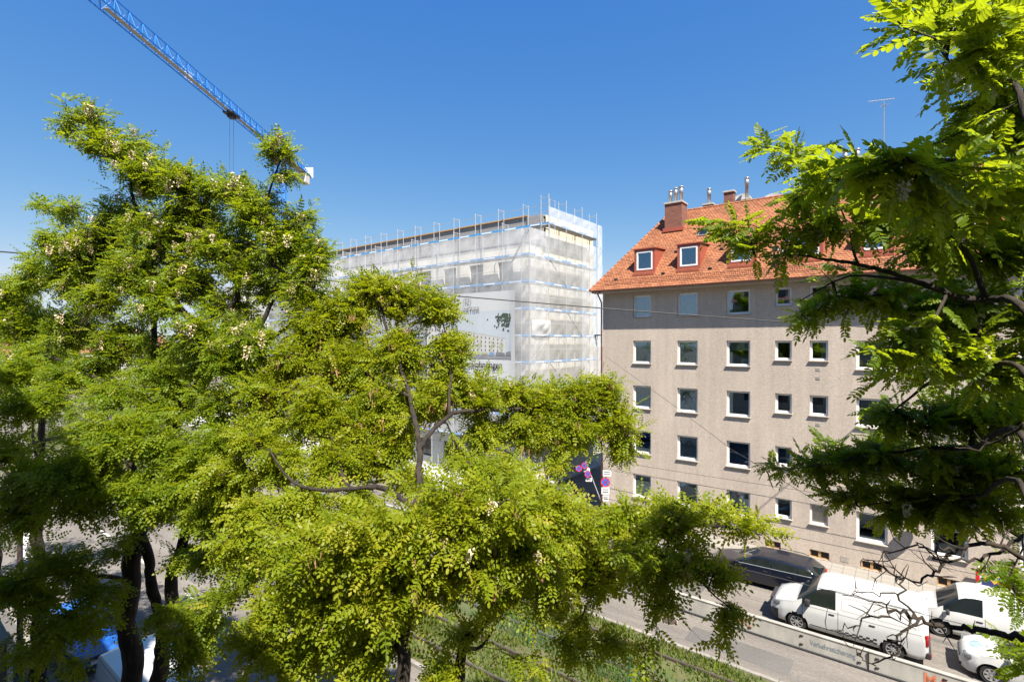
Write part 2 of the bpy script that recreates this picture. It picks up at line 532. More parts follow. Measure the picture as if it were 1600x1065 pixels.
sheet('ground', -900, 900, -900, 900, -0.03, M['earth'])
sheet('road', -400, 160, 4.2, 12.0, 0.0, M['asphalt'])
sheet('road', -400, 160, 18.5, 27.2, 0.0, M['asphalt'])
sheet('side_street', -21.4, -16.3, 27.21, 80, 0.004, M['asphalt_new'])
sheet('cross_street', -106, -84, -60, 90, 0.012, M['asphalt'])
def raised(name, x0, x1, y0, y1, z, m):
    return tag(MB().box(x0, x1, y0, y1, -0.03, z).build(name, m), kind='structure')
raised('pavement', -83, 160, -40, 4.05, 0.12, M['asphalt_new'])
far_walk = raised('pavement', -16.0, 160, 27.36, 60, 0.12, M['asphalt'])
raised('pavement', -83, -21.7, 27.36, 60, 0.12, M['concrete'])
def kerb(x0, x1, y0, y1):
    return tag(MB().bbox(x0, x1, y0, y1, -0.03, 0.13, 0.015).build('kerb', M['kerb']), kind='structure')
kerb(-83, 160, 4.05, 4.2); kerb(-16.0, 160, 27.2, 27.36); kerb(-83, -21.7, 27.2, 27.36)
kerb(-83, 160, 11.9, 12.05); kerb(-83, 160, 18.45, 18.6)
turf = raised('tram_bed', -83, 160, 12.05, 18.45, 0.07, M['turf'])

# pavement slabs along the wall, each its own piece
me = MB().bbox(0.006, 0.494, 0.006, 0.494, 0.0, 0.035, 0.006).mesh('paving_slab', M['slab'])
for i in range(44):
    for j in range(3):
        s = link('paving_slab', me, far_walk)
        s.location = (-15.9 + i * 0.5, 28.55 + j * 0.5, 0.105 + rnd.uniform(-0.004, 0.004))
        s.rotation_euler = (rnd.uniform(-.006, .006), rnd.uniform(-.006, .006), 0)
MB().box(-15.95, 8, 28.36, 28.52, 0.1, 0.142).build('edging_strip', M['kerb'], far_walk)

# painted markings on the near carriageway
me = MB().quad((-0.75, -0.07, 0), (0.75, -0.07, 0), (0.75, 0.07, 0), (-0.75, 0.07, 0)).mesh('lane_dash', M['paint'])
for i in range(12):
    o = link('lane_dash', me); tag(o, kind='structure'); o.location = (-3.3 - i * 6.2, 6.35, 0.005)
    if i > 7: continue
    o = link('lane_dash', me); tag(o, kind='structure'); o.location = (-6 - i * 6.2, 9.2, 0.005)
m = MB()                                                  # curved cycle-lane line
pts = [(-50 + 22 * (t / 24), 5.0 + 4.4 * (1 - (t / 24)) ** 2.0) for t in range(25)]
for a, b in zip(pts, pts[1:]):
    m.quad((a[0], a[1] - .12, .005), (b[0], b[1] - .12, .005), (b[0], b[1] + .12, .005), (a[0], a[1] + .12, .005))
tag(m.build('curved_marking', M['paint']), kind='structure')
m = MB()
for k in range(5):
    m.quad((-47 + k * .0, 4.6 + k * 1.5, .006), (-46.4, 4.6 + k * 1.5, .006), (-46.4, 5.5 + k * 1.5, .006), (-47, 5.5 + k * 1.5, .006))
tag(m.build('stop_marking', M['paint']), kind='structure')

# tram rails
for y, lab in ((17.55, 'outer rail of the far tram track, beside the far road'), (16.1, 'inner rail of the far tram track, by the green mesh fence'),
               (14.5, 'inner rail of the near tram track, by the green mesh fence'), (13.05, 'outer rail of the near tram track, beside the near road')):
    m = MB()
    m.box(-82, 60, y - .055, y + .055, 0.06, 0.14)
    m.box(-82, 60, y - .03, y + .03, 0.14, 0.165, 1)
    tag(m.build('tram_rail', [M['rail'], M['railtop']]), lab, 'tram rail', 'tram rails in the grass bed')

# grass and weeds in the tram bed
def blades(name, n, x0, x1, y0, y1, z, hmin, hmax, seed, m, dense=None):
    g = np.random.default_rng(seed)
    x = g.uniform(x0, x1, n); y = g.uniform(y0, y1, n)
    if dense is not None:
        keep = dense(x, y, g); x, y = x[keep], y[keep]; n = len(x)
    h = g.uniform(hmin, hmax, n); a = g.uniform(0, 2 * np.pi, n); w = g.uniform(.012, .04, n); ln = g.uniform(.1, .8, n) * h
    c, s = np.cos(a), np.sin(a)
    V = np.zeros((n, 3, 3))
    V[:, 0] = np.stack([x - s * w, y + c * w, np.full(n, z)], 1)
    V[:, 1] = np.stack([x + s * w, y - c * w, np.full(n, z)], 1)
    V[:, 2] = np.stack([x + c * ln, y + s * ln, z + h], 1)
    me = bpy.data.meshes.new(name)
    me.vertices.add(3 * n); me.vertices.foreach_set('co', V.reshape(-1))
    me.loops.add(3 * n); me.loops.foreach_set('vertex_index', np.arange(3 * n, dtype=np.int32))
    me.polygons.add(n); me.polygons.foreach_set('loop_start', np.arange(0, 3 * n, 3, dtype=np.int32))
    me.update(calc_edges=True)
    t = me.attributes.new('tint', 'FLOAT', 'POINT'); t.data.foreach_set('value', np.repeat(g.uniform(0, 1, n), 3).astype(np.float32))
    me.materials.append(m)
    return link(name, me)
def clumpy(x, y, g):
    k = np.sin(x * 1.3 + 2 * np.sin(y * 1.1)) + np.sin(y * 2.1 + x * .7) + g.uniform(-1.3, 1.3, len(x))
    for r_ in (17.55, 16.1, 14.5, 13.05):
        k = np.where(np.abs(y - r_) < .09, -9, k)
    return k > -0.35
GRASS = leaf_mat('grass_blade', [(0.0, (0.035, 0.065, 0.008)), (0.5, (0.075, 0.115, 0.012)), (0.88, (0.12, 0.14, 0.02)), (1.0, (0.19, 0.15, 0.06))], 0.3, 0.6)
tag(blades('grass', 62000, -30, 3, 12.1, 18.4, 0.065, .05, .24, 3, GRASS, clumpy), 'green and yellowing grass and weeds between the tram rails', 'grass', kind='stuff')
tag(blades('grass', 16000, -82, -30, 12.1, 18.4, 0.065, .1, .3, 4, GRASS, clumpy), 'mown grass of the distant tram bed towards the crossing', 'grass', kind='stuff')

def weedy(x, y, g):
    k = np.sin(x * 2.3 + 1.7 * np.sin(y * 1.9)) * np.sin(y * 3.1 + x * .9) + g.uniform(-.25, .25, len(x))
    for r_ in (17.55, 16.1, 14.5, 13.05):
        k = np.where(np.abs(y - r_) < .12, -9, k)
    return k > .45
WEED = leaf_mat('weed_leaf', [(0.0, (0.05, 0.10, 0.008)), (0.5, (0.10, 0.16, 0.012)), (1.0, (0.17, 0.20, 0.02))], 0.35, 0.6)
w_ = blades('weeds', 22000, -30, 3, 12.1, 18.4, 0.065, .10, .34, 9, WEED, weedy)
tag(w_, 'tall leafy weeds growing in clumps along the tram rails', 'weeds', kind='stuff')
# manhole covers and patched asphalt
for x, y, lab in ((-7.5, 20.1, 0), (-12.5, 24.6, 0), (-27.0, 8.6, 0)):
    mh = MB().disc((x, y, .006), .33, (0, 0, 1), 28); mh.disc((x, y, .009), .29, (0, 0, 1), 28, 1)
    tag(mh.build('manhole_cover', [M['kerb'], M['rail']]), kind='structure')
for x0, x1, y0, y1 in ((-6.6, -3.1, 19.2, 20.3), (-9.5, -7.2, 22.6, 24.4), (-1.2, 1.5, 24.75, 25.05), (-30, -26, 9.8, 11.2), (-3.5, 6, 27.4, 28.3)):
    zz = .127 if y0 > 27 else .0045
    tag(MB().quad((x0, y0, zz), (x1, y0, zz), (x1, y1, zz), (x0, y1, zz)).build('asphalt_patch', M['asphalt_new']), kind='structure')

# green mesh fence between the two tracks
fe = empty('mesh_fence', (-9, 15.3, 0.06), label='low green wire mesh fence between the two tram tracks', cat='fence')
for i in range(-16, 6):
    MB().tube([(i * 2.0, 0, 0), (i * 2.0, 0, 1.05)], 0.024, 6).build('post', M['greenpaint'], fe)
m = MB()
for z in np.arange(.1, 1.0, .1):
    m.tube([(-32, 0, z), (10, 0, z)], 0.0028, 3, cap=False)
for x in np.arange(-32, 10, .1):
    m.tube([(x, 0, .05), (x, 0, 1.0)], 0.0025, 3, cap=False)
tag(m.build('mesh', M['greenpaint'], fe), kind='stuff')

# steel traffic barrier between the two far lanes
bar = empty('traffic_barrier', (0, 21.3, 0), label='long grey steel crash barrier with rust-red and blue lettering beside the vans', cat='barrier')
BL = 4.0
segs = [-9.0 + BL * k for k in range(-8, 5)]
pm = MB()
pm.add([(0.012, -.12, .05), (BL - .012, -.12, .05), (BL - .012, -.06, .62), (0.012, -.06, .62), (0.012, .12, .05), (BL - .012, .12, .05), (BL - .012, .06, .62), (0.012, .06, .62)],
       [(0, 1, 2, 3), (5, 4, 7, 6), (3, 2, 6, 7), (1, 5, 6, 2), (4, 0, 3, 7), (0, 4, 5, 1)])
pme = pm.mesh('panel', M['barrier'])
cme = MB().bbox(0.0, BL, -.085, .085, .615, .665, .015).mesh('cap_rail', M['barrier'])
fme = MB().box(0.01, BL - .01, -.2, .2, 0.0, .055).mesh('foot_rail', M['darkmetal'])
hk = MB()
hk.box(-.06, .05, -.03, -.004, 0, .035); hk.box(-.06, -.03, -.028, -.003, -.05, 0)
hme = hk.mesh('hook', M['darkmetal'])
rb = MB()
for k in range(1, 16):
    xx = k * .25
    rb.add([(xx - .008, -.121, .07), (xx + .008, -.121, .07), (xx + .008, -.064, .6), (xx - .008, -.064, .6)], [(0, 1, 2, 3)])
jme = MB().box(-.02, .02, -.135, .135, .03, .63).mesh('joint_plate', M['darkmetal'])
for x in segs:
    p = link('panel', pme, bar); p.location = (x, 0, 0)
    for n_, d_ in (('cap_rail', cme), ('foot_rail', fme), ('joint_plate', jme)):
        q = link(n_, d_, p)
    for xx in (.25, 2.0, 3.75):
        for zz in (.18, .47):
            q = link('hook', hme, p); q.location = (xx, -.122 + (zz - .05) / .57 * .06, zz)
slope = math.atan2(.06, .57)
def bartext(body, x, size, m, sx, bold=0.0):
    text('lettering', body, (x, -.0995, .335), size, m, bar, rot=(R(90) - slope, 0, 0), sx=sx, bold=bold)
bartext('MAC', .95, .50, M['letter_red'], .95, .004)
bartext('MAC', -5.15, .50, M['letter_red'], .95, .004)
bartext('Verkehrssicherung', -2.05, .26, M['letter_blue'], .70, .003)
bartext('Verkehrssicherung', -9.6, .26, M['letter_blue'], .70, .003)
bartext('MAC', -12.9, .50, M['letter_red'], .95, .004)

# ------------------------------------------------------------------ apartment house with the tiled roof
FY = 30.1
XL, XR = -15.65, 16.0
EAVE = 14.42
house = empty('apartment_house', (0, 0, 0), label='rough beige plaster apartment house with orange tiled hip roof and dormers', cat='house')
colpx = [(989, 1017), (1058, 1090), (1135, 1172), (1211, 1237), (1265, 1294), (1338, 1387), (1455, 1513), (1594, 1668)]
cols = [(xon(a, FY - .02), xon(b, FY - .02)) for a, b in colpx]
cols.append((cols[-1][1] + 2.3, cols[-1][1] + 3.6)); cols.append((cols[-1][1] + 2.3, cols[-1][1] + 3.6))
tops = [14.03, 11.22, 8.43, 5.63, 2.90]
openings = []
for ci, (a, b) in enumerate(cols):
    small = ci in (3, 4)
    for ri, t in enumerate(tops):
        h = 1.02 if small else 1.40
        if ri == 0: h -= .06
        openings.append((a, b, t - h, t, ri, ci))
cellars = [(xon(a, FY), xon(b, FY), .17, .56) for a, b in ((1195, 1220), (1265, 1296), (1346, 1378), (1464, 1502), (1640, 1690))]

def wall_with_holes(name, x0, x1, z0, z1, holes, y, depth, m, parent):
    xs = sorted({x0, x1, *[h[0] for h in holes], *[h[1] for h in holes]})
    zs = sorted({z0, z1, *[h[2] for h in holes], *[h[3] for h in holes]})
    mb = MB()
    for i in range(len(xs) - 1):
        for j in range(len(zs) - 1):
            cx, cz = (xs[i] + xs[i + 1]) / 2, (zs[j] + zs[j + 1]) / 2
            if any(h[0] < cx < h[1] and h[2] < cz < h[3] for h in holes):
                continue
            mb.quad((xs[i], y, zs[j]), (xs[i + 1], y, zs[j]), (xs[i + 1], y, zs[j + 1]), (xs[i], y, zs[j + 1]))
    for h in holes:                                    # reveals
        a, b, c, d = h[:4]
        mb.quad((a, y, c), (a, y, d), (a, y + depth, d), (a, y + depth, c))
        mb.quad((b, y, d), (b, y, c), (b, y + depth, c), (b, y + depth, d))
        mb.quad((a, y, d), (b, y, d), (b, y + depth, d), (a, y + depth, d))
        mb.quad((b, y, c), (a, y, c), (a, y + depth, c), (b, y + depth, c))
    return mb.build(name, m, parent)

holes = [o[:4] for o in openings] + cellars
fw = wall_with_holes('facade_wall', XL, XR, 0.1, EAVE + .25, holes, FY, .16, M['plaster'], house)
mb = MB()
mb.quad((XL, FY + 12, 0.1), (XL, FY, 0.1), (XL, FY, EAVE + .25), (XL, FY + 12, EAVE + .25))
mb.quad((XR, FY, 0.1), (XR, FY + 12, 0.1), (XR, FY + 12, EAVE + .25), (XR, FY, EAVE + .25))
mb.quad((XR, FY + 12, 0.1), (XL, FY + 12, 0.1), (XL, FY + 12, EAVE + .25), (XR, FY + 12, EAVE + .25))
mb.build('side_wall', M['plaster'], house)

def pleats(a, b, z0, z1, y, n=22, amp=.025):
    mb = MB()
    for k in range(n):
        x0, x1 = a + (b - a) * k / n, a + (b - a) * (k + 1) / n
        y0, y1 = y + amp * math.sin(k * 1.9), y + amp * math.sin((k + 1) * 1.9)
        mb.quad((x0, y0, z0), (x1, y1, z0), (x1, y1, z1), (x0, y0, z1))
    return mb

def make_window(parent, a, b, c, d, y, variant, fr=.075, sill=True):
    """casement: the pane, its white frame, sill, the room behind and what hangs in it"""
    w = MB().box(a + fr * .8, b - fr * .8, y + .045, y + .055, c + fr * .8, d - fr * .8).build('window', M['glass'], parent)
    f = MB()
    for (x0, x1, z0, z1) in ((a, a + fr, c, d), (b - fr, b, c, d), (a + fr, b - fr, c, c + fr), (a + fr, b - fr, d - fr, d)):
        f.box(x0 + .001, x1 - .001, y + .0, y + .09, z0 + .001, z1 - .001)
    g = fr * 1.45                                       # the sash, a step behind the outer frame
    for (x0, x1, z0, z1) in ((a + fr, a + g, c + fr, d - fr), (b - g, b - fr, c + fr, d - fr), (a + g, b - g, c + fr, c + g), (a + g, b - g, d - g, d - fr)):
        f.box(x0, x1, y + .02, y + .08, z0, z1)
    f.build('window_frame', M['wframe'], w)
    if sill:
        MB().bbox(a - .04, b + .04, y - .22, y + .0, c - .055, c - .005, .008).build('window_sill', M['sill'], w)
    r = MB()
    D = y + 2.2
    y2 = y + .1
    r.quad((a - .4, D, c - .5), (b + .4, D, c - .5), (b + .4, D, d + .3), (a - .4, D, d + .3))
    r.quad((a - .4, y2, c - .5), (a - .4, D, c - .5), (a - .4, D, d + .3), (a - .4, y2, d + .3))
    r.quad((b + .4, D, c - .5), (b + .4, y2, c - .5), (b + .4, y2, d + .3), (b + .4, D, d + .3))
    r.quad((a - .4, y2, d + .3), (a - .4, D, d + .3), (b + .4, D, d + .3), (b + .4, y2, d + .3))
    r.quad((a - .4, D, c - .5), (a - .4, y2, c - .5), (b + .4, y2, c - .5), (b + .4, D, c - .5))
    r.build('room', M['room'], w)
    yc = y + .16
    if variant == 'curtain':
        pleats(a + .05, b - .05, c, d, yc).build('curtain', M['curtain'], w)
    elif variant == 'half':
        mid = a + (b - a) * .58
        pleats(mid, b - .05, c, d, yc, 12).build('curtain', M['curtain'], w)
    elif variant == 'pattern':
        pleats(a + .05, b - .05, c, d, yc).build('curtain', M['curtain_blue'], w)
    elif variant == 'shutter':
        m_ = MB()
        n = int((d - c - 2 * fr) / .055)
        for k in range(n):
            z = c + fr + k * .055
            m_.add([(a + fr, y + .012, z), (b - fr, y + .012, z), (b - fr, y - .004, z + .05), (a + fr, y - .004, z + .05)], [(0, 1, 2, 3)])
        m_.build('roller_shutter', M['blind'], w)
    elif variant == 'blind_top':
        MB().quad((a + fr, yc, d - .55), (b - fr, yc, d - .55), (b - fr, yc, d), (a + fr, yc, d)).build('roller_blind', M['curtain'], w)
        MB().bbox(b - .55, b - .2, yc, yc + .1, c + .06, c + .4, .02).build('screen', M['white'], w)
    elif variant == 'red':
        m_ = MB()
        m_.bbox(a + .1, a + .95, yc, yc + .2, c + .05, c + .55, .09); m_.bbox(b - .75, b - .1, yc, yc + .2, c + .05, c + .5, .09)
        m_.build('cushion', M['red_cloth'], w)
    elif variant == 'plants':
        m_ = MB()
        for k in range(3):
            x = a + .25 + k * (b - a - .5) / 2
            m_.lathe([(.05, 0), (.07, .1)], o=(x, yc, c + .08), k=10)
        m_.build('flower_pot', M['copper'], w)
    return w

var = {(0, 0): 'none', (1, 0): 'half', (2, 0): 'curtain', (3, 0): 'none', (4, 0): 'curtain', (0, 1): 'none', (1, 1): 'plants', (2, 1): 'pattern', (3, 1): 'curtain', (4, 1): 'curtain',
       (1, 2): 'blind_top', (2, 2): 'none', (3, 2): 'plants', (4, 2): 'curtain', (0, 3): 'half', (1, 3): 'none', (3, 3): 'half', (0, 4): 'none', (1, 4): 'half', (1, 5): 'red', (3, 5): 'curtain', (4, 4): 'shutter', (4, 5): 'half',
       (4, 6): 'plants', (2, 6): 'plants', (3, 6): 'blind_top', (1, 6): 'curtain', (4, 3): 'none', (0, 5): 'curtain', (2, 5): 'half'}
for a, b, c, d, ri, ci in openings:
    make_window(house, a, b, c, d, FY + .13, var.get((ri, ci), 'none'))
for a, b, c, d in cellars:
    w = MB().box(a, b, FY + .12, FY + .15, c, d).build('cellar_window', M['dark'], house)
    f = MB()
    for x0, x1, z0, z1 in ((a, a + .05, c, d), (b - .05, b, c, d), (a + .05, b - .05, c, c + .04), (a + .05, b - .05, d - .04, d), ((a + b) / 2 - .06, (a + b) / 2 + .06, c + .04, d - .04)):
        f.box(x0, x1, FY + .06, FY + .118, z0, z1)
    f.build('cellar_frame', M['timber'], w)
MB().bbox(XL - .0, XL + .02, FY - .02, FY + 12, .1, .9, .004).build('plinth', M['plinth'], house)
for k, (px, zz) in enumerate(((1278, 9.75), (1278, 9.3), (1278, 6.95), (1278, 6.5), (1278, 4.15), (1320, .42))):
    x = xon(px, FY)
    big = .18 if px == 1320 else .10
    f = MB().box(x - big, x + big, FY - .012, FY + .01, zz - big * .8, zz + big * .8)
    for q in range(4):
        f.box(x - big * .8, x + big * .8, FY - .02, FY - .011, zz - big * .6 + q * big * .4, zz - big * .6 + q * big * .4 + .02)
    f.build('vent_grille', M['sill'], house)

# roof
EY0 = FY - .74                       # eave line
RY, RZ = 35.5, 20.2                  # ridge
RXL = -13.2                          # ridge's left end
EXL = XL - .55
BY = 2 * RY - EY0
roof = MB()
e0, e1, r0, r1 = (EXL, EY0, EAVE), (XR, EY0, EAVE), (RXL, RY, RZ), (XR, RY, RZ)
b0, b1 = (EXL, BY, EAVE), (XR, BY, EAVE)
roof.add([e0, e1, r1, r0, b0, b1], [(0, 1, 2, 3), (0, 3, 4), (4, 3, 2, 5), (1, 5, 2)])
ro = roof.build('roof', M['gutter'], house)
sl = Vector((0, RY - EY0, RZ - EAVE)); SL = sl.length; sl.normalize()
nr = Vector((0, -sl.z, sl.y))
g = np.random.default_rng(5)
TW, TR = 0.185, 0.165
vs, fs, tint = [], [], []
rows = int(SL / TR)
for r_ in range(rows):
    s0 = r_ * TR
    xa = EXL + (RXL - EXL) * (s0 / SL) + .02
    off = (r_ % 2) * TW / 2
    n = int((9.0 - xa) / TW)
    for k in range(n):
        x = math.ceil((xa - off) / TW) * TW + off + k * TW
        tq = g.uniform()
        lift = g.uniform(-.004, .006)
        i = len(vs)
        bx = [x + .004, x + TW - .004]
        base = Vector((0, EY0, EAVE)) + sl * s0
        top = Vector((0, EY0, EAVE)) + sl * (s0 + TR + .05)
        fr_ = base + nr * (.052 + lift); bk = top + nr * .02; lo_ = base + nr * .02
        c0 = base - sl * .03 + nr * (.05 + lift)
        mid = (bx[0] + bx[1]) / 2
        vs += [(bx[0], fr_.y, fr_.z), (bx[1], fr_.y, fr_.z), (bx[1], bk.y, bk.z), (bx[0], bk.y, bk.z), (mid, c0.y, c0.z), (bx[0], lo_.y, lo_.z), (bx[1], lo_.y, lo_.z), (mid, c0.y, c0.z - .03)]
        fs += [(i, i + 4, i + 1, i + 2, i + 3), (i + 5, i + 7, i + 4, i), (i + 7, i + 6, i + 1, i + 4)]
        tint += [tq] * 8
me = bpy.data.meshes.new('tiles'); me.from_pydata(vs, [], fs); me.materials.append(M['tile'])
me.attributes.new('tint', 'FLOAT', 'POINT').data.foreach_set('value', np.array(tint, np.float32))
tag(link('tiles', me, ro), kind='stuff')
def caps(p, q, name, n):
    p, q = Vector(p), Vector(q)
    mb = MB(); tt = []
    for k in range(n):
        a_, b_ = p.lerp(q, k / n), p.lerp(q, (k + 1.12) / n)
        mb.tube([a_ + Vector((0, 0, .03)), b_], [.105, .085], 8)
    me = mb.mesh(name, M['tile'])
    t_ = np.repeat(g.uniform(0, .8, n), 16).astype(np.float32)
    me.attributes.new('tint', 'FLOAT', 'POINT').data.foreach_set('value', t_)
    return tag(link(name, me, ro), kind='stuff')
caps(e0, r0, 'hip_tiles', 24); caps(r0, (9, RY, RZ), 'ridge_tiles', 66)
# eave: gutter, fascia, soffit
m = MB()
k = 8
for i in range(k):
    a0, a1 = math.pi * (1 + i / k), math.pi * (1 + (i + 1) / k)
    p = lambda a_, x: (x, EY0 - .06 + .085 * math.cos(a_), EAVE + .02 + .085 * math.sin(a_))
    m.quad(p(a0, EXL), p(a1, EXL), p(a1, XR), p(a0, XR))
m.build('gutter', M['gutter'], house)
MB().box(EXL + .1, XR, EY0 + .02, FY - .003, EAVE - .16, EAVE - .02).build('soffit', M['soffit'], house)
MB().tube([(XL + .1, EY0 - .05, EAVE - .05), (XL + .02, EY0 + .0, EAVE - .25), (XL - .06, FY - .09, EAVE - .75), (XL - .06, FY - .09, .15)], .05, 8).build('downpipe', M['gutter'], house, True)
# snow guard
m = MB()
for z in (.10, .30):
    q = Vector((0, EY0, EAVE)) + sl * .55 + nr * z
    m.box(EXL + .9, 9, q.y - .008, q.y + .008, q.z - .012, q.z + .012)
q0 = Vector((0, EY0, EAVE)) + sl * .55
for x in np.arange(EXL + .9, 9, .11):
    a_, b_ = q0 + nr * .06, q0 + nr * .31
    m.add([(x, a_.y, a_.z), (x + .02, a_.y, a_.z), (x + .02, b_.y, b_.z), (x, b_.y, b_.z)], [(0, 1, 2, 3)])
m.build('snow_guard', M['gutter'], ro)
# roof vents
for px, s0 in ((1000, 2.9), (963, .95), (1037, 1.2), (1110, 1.3), (1057, 3.4), (1078, 6.6), (1128, 3.2)):
    q = Vector((xon(px, EY0 + sl.y * s0), EY0, EAVE)) + sl * s0 + nr * .06
    MB().bbox(q.x - .1, q.x + .1, q.y - .1, q.y + .08, q.z - .03, q.z + .07, .02).build('roof_vent', M['darkmetal'], ro)
# skylights
for px, s0 in ((1100, 5.3), (1236, 3.6)):
    q = Vector((xon(px, EY0 + sl.y * s0), EY0, EAVE)) + sl * s0
    mb = MB()
    for (u0, u1, v0, v1, h) in ((-.3, .3, -.4, .4, .12),):
        pts_ = [q + Vector((u, 0, 0)) + sl * v + nr * hh for hh in (0.03, h) for (u, v) in ((u0, v0), (u1, v0), (u1, v1), (u0, v1))]
        mb.add(pts_, [(4, 5, 6, 7), (0, 1, 5, 4), (1, 2, 6, 5), (2, 3, 7, 6), (3, 0, 4, 7)])
    sk = mb.build('skylight', M['zinc'], ro)
    pts_ = [q + Vector((u, 0, 0)) + sl * v + nr * .124 for (u, v) in ((-.24, -.34), (.24, -.34), (.24, .34), (-.24, .34))]
    MB().add(pts_, [(0, 1, 2, 3)]).build('pane', M['carglass'], sk)
# dormers
def dormer(px):
    y = FY + .32
    x = xon(px, y)
    zb = EAVE + (y - EY0) * sl.z / sl.y
    w, h = .68, 1.52
    dz = MB()
    yb = y + (h + .02) * sl.y / sl.z
    dz.box(x - w, x - w + .16, y, y + .1, zb, zb + h); dz.box(x + w - .16, x + w, y, y + .1, zb, zb + h)
    dz.box(x - w + .16, x + w - .16, y, y + .1, zb, zb + .22); dz.box(x - w + .16, x + w - .16, y, y + .1, zb + h - .14, zb + h)
    for s_ in (-1, 1):
        xx = x + s_ * (w - .004)
        dz.add([(xx, y + .1, zb - .05), (xx, y + .1, zb + h), (xx, yb, zb + h)], [(0, 1, 2)])
    d = dz.build('dormer', M['copper'], ro)
    MB().add([(x - w - .07, y - .08, zb + h), (x + w + .07, y - .08, zb + h), (x + w + .07, yb + .15, zb + h + .12), (x - w - .07, yb + .15, zb + h + .12),
              (x - w - .07, y - .08, zb + h + .07), (x + w + .07, y - .08, zb + h + .07), (x + w + .07, yb + .15, zb + h + .19), (x - w - .07, yb + .15, zb + h + .19)],
             [(0, 3, 2, 1), (4, 5, 6, 7), (0, 1, 5, 4), (1, 2, 6, 5), (2, 3, 7, 6), (3, 0, 4, 7)]).build('dormer_roof', M['copper'], d)
    a, b, c, e = x - w + .16, x + w - .16, zb + .22, zb + h - .14
    MB().box(a + .05, b - .05, y + .05, y + .06, c + .05, e - .05).build('pane', M['glass'], d)
    f = MB()
    for x0, x1, z0, z1 in ((a, a + .09, c, e), (b - .09, b, c, e), (a + .09, b - .09, c, c + .09), (a + .09, b - .09, e - .09, e)):
        f.box(x0, x1, y - .015, y + .085, z0, z1)
    f.build('window_frame', M['wframe'], d)
    MB().box(x - w, x + w, y - .25, y + .0, zb - .14, zb - .02).build('flashing', M['copper'], d)
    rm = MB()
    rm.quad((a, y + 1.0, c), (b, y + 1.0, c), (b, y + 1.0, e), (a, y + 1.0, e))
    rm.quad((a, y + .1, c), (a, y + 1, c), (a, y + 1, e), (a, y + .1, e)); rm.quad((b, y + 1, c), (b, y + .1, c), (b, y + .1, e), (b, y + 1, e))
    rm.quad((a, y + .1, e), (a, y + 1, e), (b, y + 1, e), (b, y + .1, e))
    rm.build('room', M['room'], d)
for px in (1007, 1076, 1158, 1262, 1370, 1500):
    dormer(px)
# chimneys
def chimney(x, y, w, dp, z0, z1, flues, label=None):
    c = MB().box(x - w / 2, x + w / 2, y - dp / 2, y + dp / 2, z0, z1).build('chimney', M['brick'], ro)
    MB().bbox(x - w / 2 - .07, x + w / 2 + .07, y - dp / 2 - .07, y + dp / 2 + .07, z1, z1 + .12, .02).build('chimney_cap', M['sill'], c)
    MB().box(x - w / 2 - .1, x + w / 2 + .1, y - dp / 2 - .1, y + dp / 2 + .1, z0, z0 + .25).build('flashing', M['copper'], c)
    for fx, h in flues:
        MB().lathe([(.11, 0), (.11, h), (.15, h + .02), (.15, h + .3), (.12, h + .34), (.12, h + .42), (.18, h + .44), (.18, h + .48), (.02, h + .5)], o=(x + fx, y, z1 + .1), k=14).build('flue', M['zinc'], c, True)
chimney(xon(1056, 34.1), 34.1, 1.15, 1.0, 18.5, 20.35, [(-.36, .42), (0, .55), (.36, .6)])
chimney(xon(1108, 36.3), 36.3, .6, .6, 18.5, 20.5, [(0, .6)])
chimney(xon(1140, 36.5), 36.5, .62, .5, 18.5, 21.2, [])
chimney(xon(1167, 36.5), 36.5, .5, .5, 18.5, 20.5, [(0, .95)])
chimney(xon(1330, 36.3), 36.3, 1.2, .8, 18.5, 21.3, [(-.3, .6), (.3, .6)])

# satellite dishes on the roof
def dish(px, py, d, r, lab):
    c = at(px, py, d)
    o = empty('satellite_dish', c, label=lab, cat='satellite dish', group='satellite dishes on the tiled roof')
    n = Vector((-.25, -1, .35)).normalized()
    q = n.to_track_quat('Z', 'Y').to_matrix()
    prof = [(r * t, .16 * r * t * t) for t in (.02, .2, .4, .6, .8, .95, 1.0)]
    mb = MB().lathe(prof + [(r, .16 * r - .03), (r * .5, -.02)], k=28)
    mb.v = [tuple(q @ Vector(v)) for v in mb.v]
    smooth_angle(mb.build('reflector', M['white'], o))
    tip = q @ Vector((0, -r * .3, r * 1.0))
    MB().tube([q @ Vector((0, -r * .98, .1)), tip], .02, 6).build('feed_arm', M['zinc'], o)
    mb = MB().lathe([(.05, -.08), (.05, .08)], k=10); mb.v = [tuple(q @ Vector(v) + tip) for v in mb.v]
    mb.build('receiver', M['darkmetal'], o)
    MB().tube([(0, .1, 0), (0, .3, -.1), (0, .35, -1.3)], .03, 6).build('mast', M['zinc'], o)
    mb = MB()
    for a0 in range(8):
        t0, t1 = R(200 + a0 * 17), R(200 + a0 * 17 + 17)
        mb.add([q @ Vector((rr * math.cos(t_), rr * math.sin(t_) * .45 - r * .28, .16 * rr * rr / r + .012 + .02)) for rr, t_ in ((r * .34, t0), (r * .34, t1), (r * .42, t1), (r * .42, t0))], [(0, 1, 2, 3)])
    mb.build('logo', M['redsign'], o)
dish(1158, 320, 34.6, .78, 'white satellite dish on the orange roof, nearer the brick chimneys')
dish(1205, 321, 34.4, .85, 'tilted white satellite dish on the orange roof, behind the leaves')
